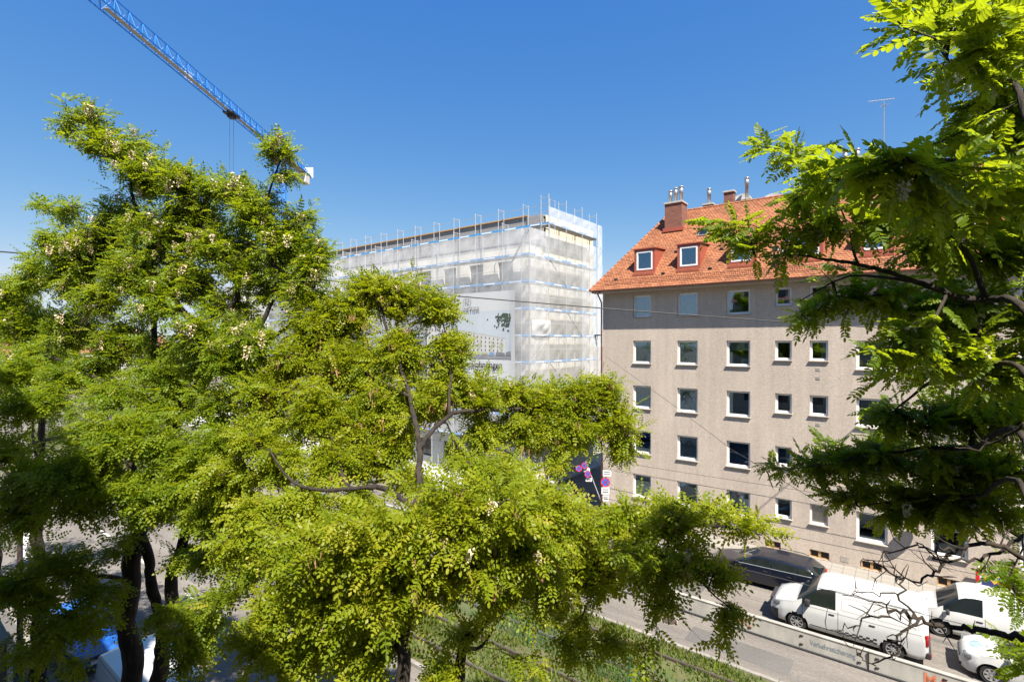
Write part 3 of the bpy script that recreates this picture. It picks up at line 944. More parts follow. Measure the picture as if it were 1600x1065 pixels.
# roof antennas
def antenna(px, base_y, top_y, d, arms, lab):
    b, t = at(px, base_y, d), at(px, top_y, d)
    o = empty('roof_antenna', b, label=lab, cat='antenna', group='antennas on the tiled roof')
    h = t.z - b.z
    MB().tube([(0, 0, -.6), (0, 0, h)], .03, 6).build('mast', M['zinc'], o)
    for z, ln, n, rz in arms:
        c, s_ = math.cos(rz), math.sin(rz)
        bm_ = MB().tube([(-ln * .6 * c, -ln * .6 * s_, h + z), (ln * .4 * c, ln * .4 * s_, h + z + .12)], .015, 5).build('boom', M['zinc'], o)
        m_ = MB()
        for k in range(n):
            u = -ln * .58 + ln * .96 * k / max(1, n - 1)
            w = .16 + .1 * (k / n)
            zz = h + z + .12 * (u / ln + .6)
            m_.tube([(u * c - w * -s_, u * s_ - w * c, zz), (u * c + w * -s_, u * s_ + w * c, zz)], .007, 4)
        m_.build('element', M['zinc'], bm_)
antenna(1234, 300, 208, 35.5, [(-.1, 1.7, 5, .3), (-.9, 1.3, 6, 2.2)], 'thin roof antenna rising behind the leaves above the satellite dishes')
antenna(1381, 235, 158, 30.5, [(0, 1.5, 10, .55), (-.35, .6, 4, 2.0)], 'yagi roof antenna with many short elements against the sky')

# wall-mounted street lamp, its shadow falls on the plaster
wl = empty('wall_lamp', (.78, 29.42, 3.55), label='white street lamp on a bracket at the beige facade', cat='street lamp')
mb = MB().lathe([(.02, .16), (.14, .14), (.25, .05), (.27, -.03), (.2, -.1), (.05, -.13)], k=18)
mb.v = [(v[0] * 1.35, v[1], v[2]) for v in mb.v]
smooth_angle(mb.build('lamp_head', M['white'], wl))
MB().tube([(0, .12, .08), (0, .4, .2), (0, .66, .05), (0, .67, -.9)], .03, 8).build('bracket', M['steel'], wl, True)

# display case with a poster
pc = empty('display_case', (xon(1552, 29.7), 29.7, .12), label='red and white display case with a colourful mountain poster by the facade', cat='display case')
MB().bbox(-.44, .44, -.05, .12, .25, 1.25, .01).build('cabinet', M['white'], pc)
MB().bbox(-.5, .5, -.1, .16, 1.25, 1.38, .02).build('hood', M['soffit'], pc)
for s_ in (-1, 1):
    MB().bbox(s_ * .49 - .06, s_ * .49 + .06, -.06, .12, .72, 1.24, .01).build('side_panel', M['redsign'], pc)
    MB().bbox(s_ * .49 - .05, s_ * .49 + .05, -.055, .115, 0, .715, .01).build('side_post', M['white'], pc)
ps = MB()
P = lambda x, z: (x, -.056, z)
ps.add([P(-.36, .42), P(.36, .42), P(.36, .62), P(-.36, .62)], [(0, 1, 2, 3)], 0)
ps.add([(-.36, -.057, .62), (.36, -.057, .62), (.36, -.057, 1.16), (-.36, -.057, 1.16)], [(0, 1, 2, 3)], 1)
ps.add([(.05, -.059, .8), (.36, -.059, .72), (.36, -.059, .92), (.2, -.059, .98)], [(0, 1, 2, 3)], 2)
ps.add([(-.36, -.061, .6), (.36, -.061, .6), (.36, -.061, .72), (.14, -.061, .84), (.02, -.061, .78), (-.14, -.061, 1.0), (-.27, -.061, .86), (-.36, -.061, .9)], [(0, 1, 2, 3, 4, 5, 6, 7)], 3)
ps.disc((.22, -.0605, 1.04), .085, (0, -1, 0), 16, 4)
PM = [mat('poster_green', (.05, .30, .26), .5, var=.2, scale=9), mat('poster_yellow', (.70, .42, .03), .5, var=.12, scale=6), mat('poster_orange', (.60, .12, .03), .5, var=.2, scale=6),
      mat('poster_navy', (.035, .045, .16), .5, var=.4, scale=9), mat('poster_sky', (.05, .28, .50), .5, var=.2, scale=9)]
ps.build('poster', PM, pc)

# ------------------------------------------------------------------ neighbour behind the camera: the house whose shade falls on the near trees
def street_house(lab, NX0, NX1, NE):
    nb = empty('street_house', (0, 0, 0), label=lab, cat='house', group='houses on the near pavement')
    hs = [(x, x + 1.2, z, z + 1.5) for x in np.arange(NX0 + 1.2, NX1 - 2, 3.2) for z in (1.6, 4.6, 7.6, 9.9, 12.9, 15.2)]
    MB().box(NX0, NX1, -12, -.55, .1, NE - .05).build('wall', M['housewall'], nb)
    for a, b, c, d in hs:
        w = MB().box(a, b, -.549, -.52, c, d).build('window', M['carglass'], nb)
        f = MB()
        for x0, x1, z0, z1 in ((a - .06, a, c - .06, d + .06), (b, b + .06, c - .06, d + .06), (a, b, c - .06, c), (a, b, d, d + .06)):
            f.box(x0, x1, -.548, -.5, z0, z1)
        f.build('window_frame', M['wframe'], w)
    rf = MB()
    rf.add([(NX0, .25, NE), (NX1, .25, NE), (NX1, -6.3, NE + 5), (NX0, -6.3, NE + 5), (NX0, -12.6, NE), (NX1, -12.6, NE)], [(0, 1, 2, 3), (3, 2, 5, 4), (0, 3, 4), (1, 5, 2), (0, 4, 5, 1)])
    rf.build('roof', M['gutter'], nb)
street_house('pale rendered apartment house on the near pavement behind the viewer', -15.5, 3.98, 15.5)
street_house('taller unseen house adjoining it, added to shade the near right-hand tree', 4.0, 26.0, 19.2)  # unseen; its eave height and end are set to shade the right-hand tree
# ------------------------------------------------------------------ building under construction, scaffolded
SY, SX = 30.6, -21.9                   # outer scaffold lines
BXL = -74.0
site = empty('new_building', (0, 0, 0), label='pale apartment block under construction behind scaffolding and white netting', cat='building')
wy, wx, ty = SY + 1.05, SX - 1.05, 34.3
fl = [(z, z + 1.55) for z in (1.0, 4.0, 7.0, 10.0, 13.0, 15.9)]
hh = []
x = wx - 1.3
while x > BXL + 3:
    for z0, z1 in fl:
        hh.append((x - 1.5, x, z0, z1))
    x -= 3.05
wall_with_holes('wall', BXL, wx, 0, 18.4, hh, wy, .3, M['whitewall'], site)
m = MB()
for a, b, c, d in hh:
    m.quad((a - .3, wy + 1.6, c - .3), (b + .3, wy + 1.6, c - .3), (b + .3, wy + 1.6, d + .3), (a - .3, wy + 1.6, d + .3))
m.build('interior_wall', M['block'], site)
for a, b, c, d in hh:
    if a < -50: continue
    f = MB()
    for x0, x1, z0, z1 in ((a, a + .07, c, d), (b - .07, b, c, d), (a + .07, b - .07, c, c + .07), (a + .07, b - .07, d - .07, d)):
        f.box(x0 + .002, x1 - .002, wy + .2, wy + .27, z0 + .002, z1 - .002)
    w = f.build('window_frame', M['darkmetal'], site)
    MB().box(a + .06, b - .06, wy + .23, wy + .24, c + .06, d - .06).build('pane', M['carglass'], w)
# gable wall facing the side street, in bands of insulation board
m = MB()
yb = 42.2
m.quad((wx, wy, 0), (wx, yb, 0), (wx, yb, 18.4), (wx, wy, 18.4))
m.quad((wx, ty, 18.4), (wx, yb, 18.4), (wx, yb, 21.35), (wx, ty, 21.35))
m.quad((wx, yb, 0), (BXL, yb, 0), (BXL, yb, 21.3), (wx, yb, 21.3))
m.build('gable_wall', M['insul'], site)
for k in range(21):
    MB().box(wx + .0, wx + .012, wy + .02 + (k % 2) * .02, yb - .02, k * 1.0 + .01, k * 1.0 + .985).build('insulation_band', M['insul' if k % 2 == 0 else 'whitewall'], site) if k < 18 else None
MB().box(BXL, wx - .002, wy + .002, ty, 18.4, 18.6).build('terrace_slab', M['concrete'], site)
# set-back attic storey of grey block under a timber plate
MB().box(BXL, wx - .3, ty, ty + .3, 18.6, 21.45).build('attic_wall', M['block'], site)
bw = MB().bbox(0, .49, -.012, 0, 0, .23, .006).mesh('block', M['block'])
for r_ in range(4):
    for k in range(66):
        o = link('block', bw, site); o.location = (wx - .85 - k * .5 - (r_ % 2) * .25, ty - .001, 20.47 + r_ * .24)
MB().box(BXL, wx - 1.8, ty - .15, ty + .4, 21.45, 21.57).build('roof_plate', M['timber'], site)
MB().box(BXL, wx - .2, ty + .1, yb - .3, 21.3, 21.39).build('roof_slab', M['concrete'], site)

scf = empty('scaffold', (0, 0, 0), label='galvanised scaffold with blue toe boards wrapped round the new building', cat='scaffold')
BAY, LIFT = 2.57, 2.0
nb_f = 15
Zs = [1.55 + LIFT * k for k in range(9)]           # deck levels: 1.55 ... 17.55
pm_full = MB().tube([(0, 0, 0), (0, 0, 19.6)], .032, 6).mesh('post', M['steel'])
tr_me = MB().tube([(0, 0, 0), (0, .73, 0)], .028, 5).mesh('transom', M['steel'])
gr_me = MB().tube([(0, 0, 0), (-BAY, 0, 0)], .022, 5).mesh('guard_rail', M['steel'])
dk_me = MB().box(-BAY + .01, -.01, .03, .70, -.06, 0).mesh('deck', M['deck'])
def toe_mesh(mb_main, L_):
    mb = MB().box(-L_ + .02, -.02, -.03, -.005, 0, .16)
    mb.box(-L_ * .72, -L_ * .28, -.034, -.0305, .04, .12, 1)
    return mb.mesh('toe_board', [M['toe'], M['toe_white']])
toe_me = toe_mesh(None, BAY)
def netmesh(w, h, seed, m, sag=.05, axis='x'):
    g_ = np.random.default_rng(seed)
    nx_, nz_ = 9, 8
    ph = g_.uniform(0, 6.28, 6)
    vs = []
    for j in range(nz_ + 1):
        for i in range(nx_ + 1):
            u, v = i / nx_, j / nz_
            off = sag * (math.sin(3.3 * u * 3.1 + ph[0]) * .5 + math.sin(7 * v + ph[1] + u * 3) * .5 + .6 * math.sin(11 * u + 5 * v + ph[2]))
            off *= math.sin(math.pi * min(1, max(0, u))) ** .5 if 0 < u < 1 else 0
            vs.append((-u * w, -abs(off) - .04, v * h))
    fs = [(j * (nx_ + 1) + i, j * (nx_ + 1) + i + 1, (j + 1) * (nx_ + 1) + i + 1, (j + 1) * (nx_ + 1) + i) for j in range(nz_) for i in range(nx_)]
    me = bpy.data.meshes.new('net_panel'); me.from_pydata(vs, [], [f[::-1] for f in fs]); me.materials.append(m)
    me.polygons.foreach_set('use_smooth', [True] * len(me.polygons))
    return me
nets = [netmesh(BAY, LIFT, k, M['net' if k % 3 else 'net_thick'], .06) for k in range(6)]
nets_low = [netmesh(BAY, 1.3, 30 + k, M['net_thick'], .06) for k in range(6)]
def run(origin, rz, nbays, zs, ztop_post, posts=True, net=True, net_levels=None, rails=True, post_me=None, nets=nets):
    """one straight run of scaffold: local -x along the run, +y towards the wall"""
    rot = Matrix.Rotation(rz, 4, 'Z')
    def put(name, me, x, y, z):
        o = link(name, me, scf)
        p = rot @ Vector((x, y, 0))
        o.location = (origin[0] + p.x, origin[1] + p.y, z)
        o.rotation_euler = (0, 0, rz)
        return o
    for k in range(nbays + 1):
        if posts:
            put('post', post_me or pm_full, -k * BAY, 0, 0); put('post', post_me or pm_full, -k * BAY, .73, 0)
        for z in zs[3:]:
            put('transom', tr_me, -k * BAY, 0, z - .08)
    for k in range(nbays):
        for li, z in enumerate(zs):
            if z < 3: continue
            put('deck', dk_me, -k * BAY, 0, z)
            put('toe_board', toe_me, -k * BAY, 0, z)
            if rails and z > 9:
                put('guard_rail', gr_me, -k * BAY, 0, z + 1.0)
            if net and (net_levels is None or li in net_levels):
                put('net_panel', nets[(k * 7 + li * 3) % 6], -k * BAY, 0, z)
    return put
put_f = run((SX, SY), 0, nb_f, Zs, 19.6)
put_s = run((SX, SY + 4 * BAY), R(90), 4, Zs, 19.6)
# top lift of the gable side (net and toe boards on the uppermost level), above the lower corner
topz = 20.3
put_s2 = run((SX, SY + 4 * BAY), R(90), 3, [0, 0, 0, topz], 22, posts=False, net_levels=[3], nets=nets_low)
# upper front run in front of the attic
post_s = MB().tube([(0, 0, 18.6), (0, 0, 21.9)], .032, 6).mesh('post', M['steel'])
put_t = run((SX, ty - 1.0), 0, nb_f, [0, 0, 0, topz], 22, net=False, post_me=post_s)
post_g = MB().tube([(0, 0, 17.5), (0, 0, 22.6)], .032, 6).mesh('post', M['steel'])
for k in range(4):
    put_s2('post', post_g, -k * BAY, 0, 0); put_s2('post', post_g, -k * BAY, .73, 0)
# open frames rising above the top deck, braced by a cross bar
fr_me = MB()
for y in (0, .73):
    fr_me.tube([(0, y, 0), (0, y, 2.05)], .03, 6, cap=False)
fr_me.tube([(0, 0, 1.95), (0, .73, 1.95)], .028, 5)
fr_me = fr_me.mesh('top_frame', M['steel'])
for k in range(nb_f + 1):
    put_t('top_frame', fr_me, -k * BAY, 0, topz - .1)
    if k < nb_f: put_t('guard_rail', gr_me, -k * BAY, 0, topz + 1.55)
for k in range(4):
    put_s2('top_frame', fr_me, -k * BAY, 0, topz + .1)
for k in range(1, nb_f, 2):                            # frames of the lower front run that reach above its net
    put_f('top_frame', fr_me, -k * BAY, 0, 18.2)
# diagonal braces
for (x0, z0, x1, z1) in ((0, 19.4, -BAY, 15.6), (-.3, 19.3, -BAY - .2, 15.2), (-2 * BAY, 9.5, -BAY, 11.5), (-4 * BAY, 13.5, -3 * BAY, 15.5)):
    o = MB().tube([(x0, -.05, z0), (x1, -.05, z1)], .026, 6).build('brace', M['steel'], scf); o.location = (SX, SY, 0)
for (y0, z0, y1, z1) in ((2.57, 13.55, 0.4, 11.6), (0, 9.55, 2.57, 11.5), (5.1, 7.6, 2.6, 9.5), (2.6, 17.5, 5.1, 15.6), (5.2, 13.5, 7.6, 11.6), (2.6, 5.6, .2, 7.5)):
    o = MB().tube([(.06, y0, z0), (.06, y1, z1)], .024, 6).build('brace', M['steel'], scf); o.location = (SX, SY, 0)
# inner uprights and ladders on the gable
for y in (1.1, 3.6, 6.3, 8.6):
    o = MB().tube([(-.72, y, 0), (-.72, y, 19)], .02, 5).build('stay', M['steel'], scf); o.location = (SX, SY, 0)
for k, z in enumerate(Zs[3:]):
    m = MB()
    y0 = 8.2 + (k % 2) * .6
    for s_ in (0, .3):
        m.tube([(-.2 - s_, y0, z), (-.2 - s_, y0 + .8, z + 2)], .02, 5)
    o = m.build('ladder', M['zinc'], scf); o.location = (SX, SY, 0)
# the loose edge of the net along the far corner and a sagging flap
for z in Zs[2:] + [19.55]:
    o = netmesh(.9, LIFT, int(z * 3), M['net_thick'], .1); q = link('net_edge', o, scf)
    q.location = (SX + .05, SY + 11.2, z); q.rotation_euler = (0, 0, R(90))
q = link('net_flap', netmesh(2.5, 1.2, 77, M['net_thick'], .2), scf); q.location = (SX + .12, SY + 2.6, 11.6); q.rotation_euler = (0, 0, R(90))
# site floodlight at the far corner
sl_ = empty('site_lamp', (SX + .3, SY + 9.9, 11.65), label='small dark floodlight clamped to the corner of the scaffold', cat='floodlight')
MB().bbox(-.25, .25, -.15, .15, 0, .12, .02).build('housing', M['darkmetal'], sl_)
MB().tube([(0, 0, 0), (0, 0, -.3), (-.3, 0, -.3)], .03, 6).build('bracket', M['orange'], sl_)

# banner on the scaffold front
bx1, bx0, bz0, bz1 = xon(806, SY - .2), xon(668, SY - .2), 7.6, 15.0
by = SY - .22
ban = empty('advertising_banner', ((bx0 + bx1) / 2, by, bz0), label='large white printed banner hung on the scaffold front', cat='banner')
bw_, bh_ = bx1 - bx0, bz1 - bz0
def by_of(u, v):
    return -.05 - .028 * math.sin(9 * u + 2 * v) - .014 * math.sin(17 * u - 4 * v + 1) - (.12 * max(0, u - .44) / .06 * .5)
vs, fs = [], []
NU, NV = 46, 24
for j in range(NV + 1):
    for i in range(NU + 1):
        u, v = i / NU - .5, j / NV
        vs.append((u * bw_, by_of(u, v), v * bh_ - (.12 * math.sin(v * 3) if u > .47 else 0) * 0))
fs = [(j * (NU + 1) + i, j * (NU + 1) + i + 1, (j + 1) * (NU + 1) + i + 1, (j + 1) * (NU + 1) + i) for j in range(NV) for i in range(NU)]
me = bpy.data.meshes.new('cloth'); me.from_pydata(vs, [], fs); me.materials.append(M['banner'])
me.polygons.foreach_set('use_smooth', [True] * len(me.polygons))
link('cloth', me, ban)
def printed(name, polys, mats, lift):
    """flat print that follows the cloth: polygons in (u, v) cut into strips"""
    mb = MB()
    for (u0, u1, v0, v1, mi) in polys:
        nu = max(1, int((u1 - u0) * 46)); nv = max(1, int((v1 - v0) * 24))
        for i in range(nu):
            for j in range(nv):
                a, b = u0 + (u1 - u0) * i / nu, u0 + (u1 - u0) * (i + 1) / nu
                c, d = v0 + (v1 - v0) * j / nv, v0 + (v1 - v0) * (j + 1) / nv
                mb.add([(p * bw_, by_of(p, q_) - lift, q_ * bh_) for p, q_ in ((a, c), (b, c), (b, d), (a, d))], [(0, 1, 2, 3)], mi)
    return mb.build(name, mats, ban)
PB = [mat('print_sky', (.36, .41, .46), .55, col2=(.44, .47, .50), scale=.5), mat('print_road', (.22, .22, .24), .55, var=.2, scale=2), mat('print_facade', (.46, .45, .44), .55, var=.05, scale=2),
      mat('print_window', (.16, .17, .18), .55, var=.2, scale=4), mat('print_tree', (.05, .07, .045), .55, var=.5, scale=5), mat('print_paleroof', (.35, .34, .33), .55, var=.1, scale=4), mat('print_shrub', (.33, .36, .22), .55, var=.3, scale=5),
      mat('print_bluecar', (.15, .25, .42), .55, var=.1, scale=4)]
printed('picture', [(-.46, .46, .30, .80, 0)], PB, .012)
printed('picture_road', [(-.46, .46, .30, .345, 1)], PB, .018)
pf = []
N = 26
for k in range(N):                                       # facade of the printed building falls away to the right
    u0, u1 = -.46 + .86 * k / N, -.46 + .86 * (k + 1) / N
    t = k / N
    pf.append((u0, u1, .36, .66 - .16 * t, 2))
    pf.append((u0, u1, .66 - .16 * t, .672 - .16 * t, 5))
printed('picture_building', pf, PB, .02)
pw = []
for k in range(20):
    t = k / 20
    u = -.44 + .84 * t
    topv, wdt = .645 - .16 * t * .86, .020 * (1 - .45 * t)
    for r_ in range(4):
        v = topv - (topv - .37) * (r_ + .25) / 4
        pw.append((u, u + wdt, v - .03 * (1 - .3 * t), v, 3))
tag(printed('picture_windows', pw, PB, .024), kind='stuff')
ptree = []
rr = random.Random(3)
for k in range(150):
    u, v = rr.gauss(.40, .05), rr.gauss(.715, .055)
    w = rr.uniform(.003, .011)
    if u + w < .46 and v + .03 < .795: ptree.append((u - w, u + w, v - rr.uniform(.004, .013), v + rr.uniform(.004, .013), 4))
for cx in (-.3, -.12, .02, .14, .26, .36):
    for k in range(9):
        u, v = rr.gauss(cx, .012), rr.gauss(.43, .025)
        ptree.append((u - .008, u + .008, v - .01, v + .01, 6))
for k in range(30):
    u = rr.uniform(-.45, .2); ptree.append((u, u + .02, .345, .36 + rr.uniform(0, .012), 6))
for k in range(14):
    u = rr.uniform(.3, .44); ptree.append((u, u + .02, .335, .36 + rr.uniform(0, .025), 3))
ptree.append((.24, .285, .335, .372, 7))
tag(printed('picture_trees', ptree, PB, .03), kind='stuff')
def cloth_text(body, x, z, size, m, sx):
    """lettering printed on the cloth: its outline follows the folds"""
    o = text('lettering', body, (x, 0, z), size, m, ban, sx=sx, bold=.008)
    for v_ in o.data.vertices:
        v_.co.z = -by_of((x + v_.co.x * sx) / bw_, (z + v_.co.y) / bh_) + .075
cloth_text('Eigentumswohnungen', .06 * bw_, .235 * bh_, .74, M['black'], .92)
cloth_text('QUARTIER', .0, .76 * bh_ + .45, .52, M['letter_grey'], 1.05)
cloth_text('N', .0, .915 * bh_, .55, M['letter_grey'], 1.0)
mb = MB().disc((0, 0, .915 * bh_), .42, (0, -1, 0), 32, r0=.385)
mb.v = [(x_, by_of(x_ / bw_, z_ / bh_) - .075, z_) for x_, y_, z_ in mb.v]
mb.build('logo_ring', M['letter_grey'], ban)

# ------------------------------------------------------------------ tower crane
h_j = 34.0
def jib(px, d): return at(px, 0, d)
J0, J1 = at(172, 2, 51.3), at(485, 270, 104)
ax = Vector((J1.x - J0.x, J1.y - J0.y, 0)).normalized()          # from the tip side towards the counter-jib
mast_p = at(437, 236, 91.7); mast_p.z = 0
cz = CAMZ + h_j
crane = empty('tower_crane', mast_p, math.atan2(-ax.y, -ax.x), 'blue lattice tower crane with its jib reaching over the street', 'crane')
ch = mat('crane_walkway', (.30, .29, .26), .6, var=.2, scale=3)
def lattice(name, x0, x1, z0, w, h, n, parent, chord=.085):
    c_ = MB()
    for p in ((0, -w / 2, z0), (0, w / 2, z0), (0, 0, z0 + h)):
        c_.tube([(x0, p[1], p[2]), (x1, p[1], p[2])], chord, 5)
    o = c_.build(name, M['crane'], parent)
    b_ = MB()
    st = (x1 - x0) / n
    for k in range(n):
        a, b, c = x0 + k * st, x0 + (k + .5) * st, x0 + (k + 1) * st
        for s_ in (-1, 1):
            b_.tube([(a, s_ * w / 2, z0), (b, 0, z0 + h), (c, s_ * w / 2, z0)], .04, 4)
            b_.tube([(b, 0, z0 + h), (b, s_ * w / 2, z0)], .03, 4)
        b_.tube([(a, -w / 2, z0), (c, w / 2, z0)], .03, 4)
        b_.tube([(a, -w / 2, z0), (a, w / 2, z0)], .035, 4)
    tag(b_.build('lacing', M['crane'], o), kind='stuff')
    return o
jb = lattice('jib', 1.2, 62, cz - .4, 1.35, 1.75, 30, crane)
MB().box(1.2, 40, -.28, .28, cz - .42, cz - .36).build('walkway', ch, jb)
MB().box(24.5, 26.0, -.7, -.66, cz - .2, cz + .95).build('sign_plate', M['toe_white'], jb)
cj = lattice('counter_jib', -13.0, -1.2, cz - .4, 1.5, 1.2, 6, crane)
MB().box(-13.5, -1.2, -.7, .7, cz - .5, cz - .4).build('walkway', ch, cj)
for k in range(3):
    MB().bbox(-12.2 + k * .75, -11.5 + k * .75, -.75, .75, cz - 2.4, cz - .55, .04).build('counterweight', M['ballast'], cj)
MB().box(-13.6, -13.5, -.9, .9, cz - .5, cz + 1.6).build('end_plate', M['toe_white'], cj)
MB().box(-13.5, -12.4, -.85, -.8, cz + .3, cz + 1.6).build('side_plate', M['crane'], cj)
MB().box(-.9, .9, -.9, .9, cz - 1.6, cz + 2.6).build('turntable', M['crane'], crane)
cb = MB().bbox(.3, 1.9, .9, 2.2, cz - 2.6, cz - .6, .08).build('cab', M['crane'], crane)
MB().box(.5, 1.91, .93, 2.17, cz - 1.9, cz - .8).build('cab_window', M['carglass'], cb)
m = MB()
for sx_ in (-.8, .8):
    for sy_ in (-.8, .8):
        m.tube([(sx_, sy_, 0), (sx_, sy_, cz - 1.5)], .11, 5)
mo = m.build('mast', M['crane'], crane)
m = MB()
z = 0
while z < cz - 3.5:
    for (a, b) in (((-.8, -.8), (.8, -.8)), ((.8, -.8), (.8, .8)), ((.8, .8), (-.8, .8)), ((-.8, .8), (-.8, -.8))):
        m.tube([(a[0], a[1], z), (b[0], b[1], z + 1.9)], .05, 4); m.tube([(a[0], a[1], z), (b[0], b[1], z)], .05, 4)
    z += 1.9
tag(m.build('mast_lacing', M['crane'], mo), kind='stuff')
xt = 16.1
tr = MB().box(xt - 1.1, xt + 1.1, -.75, .75, cz - .75, cz - .6)
for s_ in (-1, 1):
    for q in (-.8, .8):
        tr.lathe([(.2, -.05), (.2, .05)], axis='y', o=(xt + q, s_ * .68, cz - .55), k=12)
tr.box(xt - .5, xt + .5, -.4, .4, cz - 1.15, cz - .76)
t_ = tr.build('trolley', M['darkmetal'], crane)
for s_ in (-.55, .55):
    MB().tube([(xt + s_, 0, cz - 1.1), (xt + s_ * .6, 0, 16.5)], .022, 4).build('hoist_rope', M['darkmetal'], t_)
hb = MB().bbox(xt - .5, xt + .5, -.18, .18, 15.6, 16.6, .06).build('hook_block', M['crane'], t_)
MB().tube([(xt, 0, 15.6), (xt, 0, 15.2), (xt + .18, 0, 15.0), (xt, 0, 14.8), (xt - .15, 0, 14.95)], .05, 6).build('hook', M['darkmetal'], hb)
# ------------------------------------------------------------------ vehicles
def lerp_tab(tab, x):
    xs = [t[0] for t in tab]; ys = [t[1] for t in tab]
    return float(np.interp(x, xs, ys))

def smooth_tab(tab, x, w=.045):
    return sum(lerp_tab(tab, x + d_) * k for d_, k in ((-w, .25), (0, .5), (w, .25)))

class Car:
    """a vehicle lofted along its length; local +x is forward, the wheels stand on z = 0"""
    def __init__(s, name, label, loc, rz, spec, paint, cat='car', group=None):
        s.sp = spec
        s.root = empty(name, loc, rz, label, cat, group)
        L, W = spec['L'], spec['W']
        s.x0, s.x1 = -L / 2, L / 2
        n = int(L / .055)
        xs = [s.x0 + L * i / n for i in range(n + 1)]
        s.rows = 9
        rings = []
        for x in xs:
            rings.append(s.ring(x))
        K = len(rings[0])
        wr = spec['wr']
        ar = wr + .055
        body = MB(); glass = {}; lower = MB()
        # snap ring points near a wheel arch onto its circle
        pts = [[list(p) for p in r] for r in rings]
        for i, x in enumerate(xs):
            for j in range(1, s.rows + 2):
                X, y, z = pts[i][j]
                for wx_ in spec['wheels']:
                    dx, dz = X - wx_, z - wr
                    rr = math.hypot(dx, dz)
                    if abs(rr - ar) < .042 and z > .12:
                        pts[i][j][0] = wx_ + dx * ar / rr; pts[i][j][2] = wr + dz * ar / rr
        def inside(q):
            cx = sum(p[0] for p in q) / 4; cz_ = sum(p[2] for p in q) / 4
            return any(math.hypot(cx - w_, cz_ - wr) < ar - .004 for w_ in spec['wheels'])
        for side in (1, -1):
            vb = {}
            for i in range(n):
                for j in range(K - 1):
                    q = [pts[i][j], pts[i + 1][j], pts[i + 1][j + 1], pts[i][j + 1]]
                    if j <= s.rows + 1 and inside(q): continue
                    if side < 0: q = q[::-1]
                    v = [(p[0], p[1] * side, p[2]) for p in q]
                    xc = (xs[i] + xs[i + 1]) / 2
                    tgt = body
                    key = None
                    if j == s.j_side:
                        for k, (a, b) in enumerate(spec['side_glass']):
                            if a < xc < b: key = ('side_window', side, k)
                    if j >= s.j_roof:
                        a, b = spec['windscreen']
                        if a < xc < b: key = ('windscreen', 0, 0)
                        if spec.get('rear_glass'):
                            a, b = spec['rear_glass']
                            if a < xc < b: key = ('rear_window', 0, 0)
                    if key: tgt = glass.setdefault(key, MB())
                    elif spec.get('black_sill') and j <= 2: tgt = lower
                    elif spec.get('black_nose') and xc > s.x1 - spec['black_nose'] and j <= s.rows - 3: tgt = lower
                    tgt.add(v, [(0, 3, 2, 1)])
        for end, i in ((0, 0), (1, n)):                        # close both ends
            r = pts[i]
            ring = [(p[0], p[1], p[2]) for p in r] + [(p[0], -p[1], p[2]) for p in r[::-1]]
            (lower if end and spec.get('black_nose') else body).add(ring, [tuple(range(len(ring)))[::(1 if end else -1)]])
        s.body = s.weld(body, 'body', M[paint])
        if lower.f: s.weld(lower, 'lower_trim', M['plastic'])
        for key, mb in glass.items():
            s.weld(mb, key[0], M['carglass'])
        # wheels and arches
        for wx_ in spec['wheels']:
            for side in (1, -1):
                y = s.side_y(wx_, wr + .3) * side
                a = MB()
                k = 20
                for q in range(k):
                    a0, a1 = math.pi * q / k - .35, math.pi * (q + 1) / k - .35
                    a0, a1 = -.4 + (math.pi + .8) * q / k, -.4 + (math.pi + .8) * (q + 1) / k
                    P_ = lambda an, yy: (wx_ + (ar + .004) * math.cos(an), yy, wr + (ar + .004) * math.sin(an))
                    a.quad(P_(a0, y - side * .02), P_(a1, y - side * .02), P_(a1, y - side * .34), P_(a0, y - side * .34))
                a.disc((wx_, y - side * .34, wr), ar, (0, side, 0), 24)
                a.build('wheel_arch', M['plastic'], s.root)
                s.wheel(wx_, y - side * .05, wr, side)
    def weld(s, mb, name, m):
        me = mb.mesh(name, m)
        bm = bmesh.new(); bm.from_mesh(me)
        bmesh.ops.remove_doubles(bm, verts=bm.verts, dist=.0008)
        bmesh.ops.recalc_face_normals(bm, faces=bm.faces)
        bm.to_mesh(me); bm.free()
        return smooth_angle(link(name, me, s.root), 42)
    def ring(s, x):
        sp = s.sp
        T = smooth_tab(sp['top'], x)
        hw = smooth_tab(sp['plan'], x, .03)
        zb = lerp_tab(sp['bottom'], x)
        B = min(lerp_tab(sp['belt'], x), T - .055)
        B = max(B, zb + .1)
        T = max(T, B + .03)
        out = [(x, 0.0, zb), (x, hw * .9, zb)]
        for k in range(s.rows):                               # body side, bulging
            t = (k + .6) / (s.rows - .4)
            z = zb + (B - .03 - zb) * t
            bul = 1 - .055 * (abs(t - .55) / .55) ** 2.2
            if sp.get('crease') and abs(t - .72) < .07: bul += .006
            out.append((x, hw * bul, z))
        re = hw * .955 - sp['tumble'] * max(0, T - B - .06)
        re = max(re, hw * .55)
        hgt = T - B
        out.append((x, hw * .955, B))
        e = min(.10, hgt * .35)
        out.append((x, re, T - e))
        out.append((x, re * .93, T - e * .32))
        out.append((x, re * .6, T - e * .04))
        out.append((x, 0.0, T))
        s.j_side = 2 + s.rows                                  # strip belt -> roof edge
        s.j_roof = 4 + s.rows - 1
        return out
    def side_y(s, x, z):
        r = s.ring(x)
        zs = [p[2] for p in r[1:s.rows + 4]]; ys = [p[1] for p in r[1:s.rows + 4]]
        return float(np.interp(z, zs, ys))
    def top_z(s, x, y):
        r = s.ring(x)[s.rows + 2:][::-1]
        return float(np.interp(abs(y), [p[1] for p in r], [p[2] for p in r]))
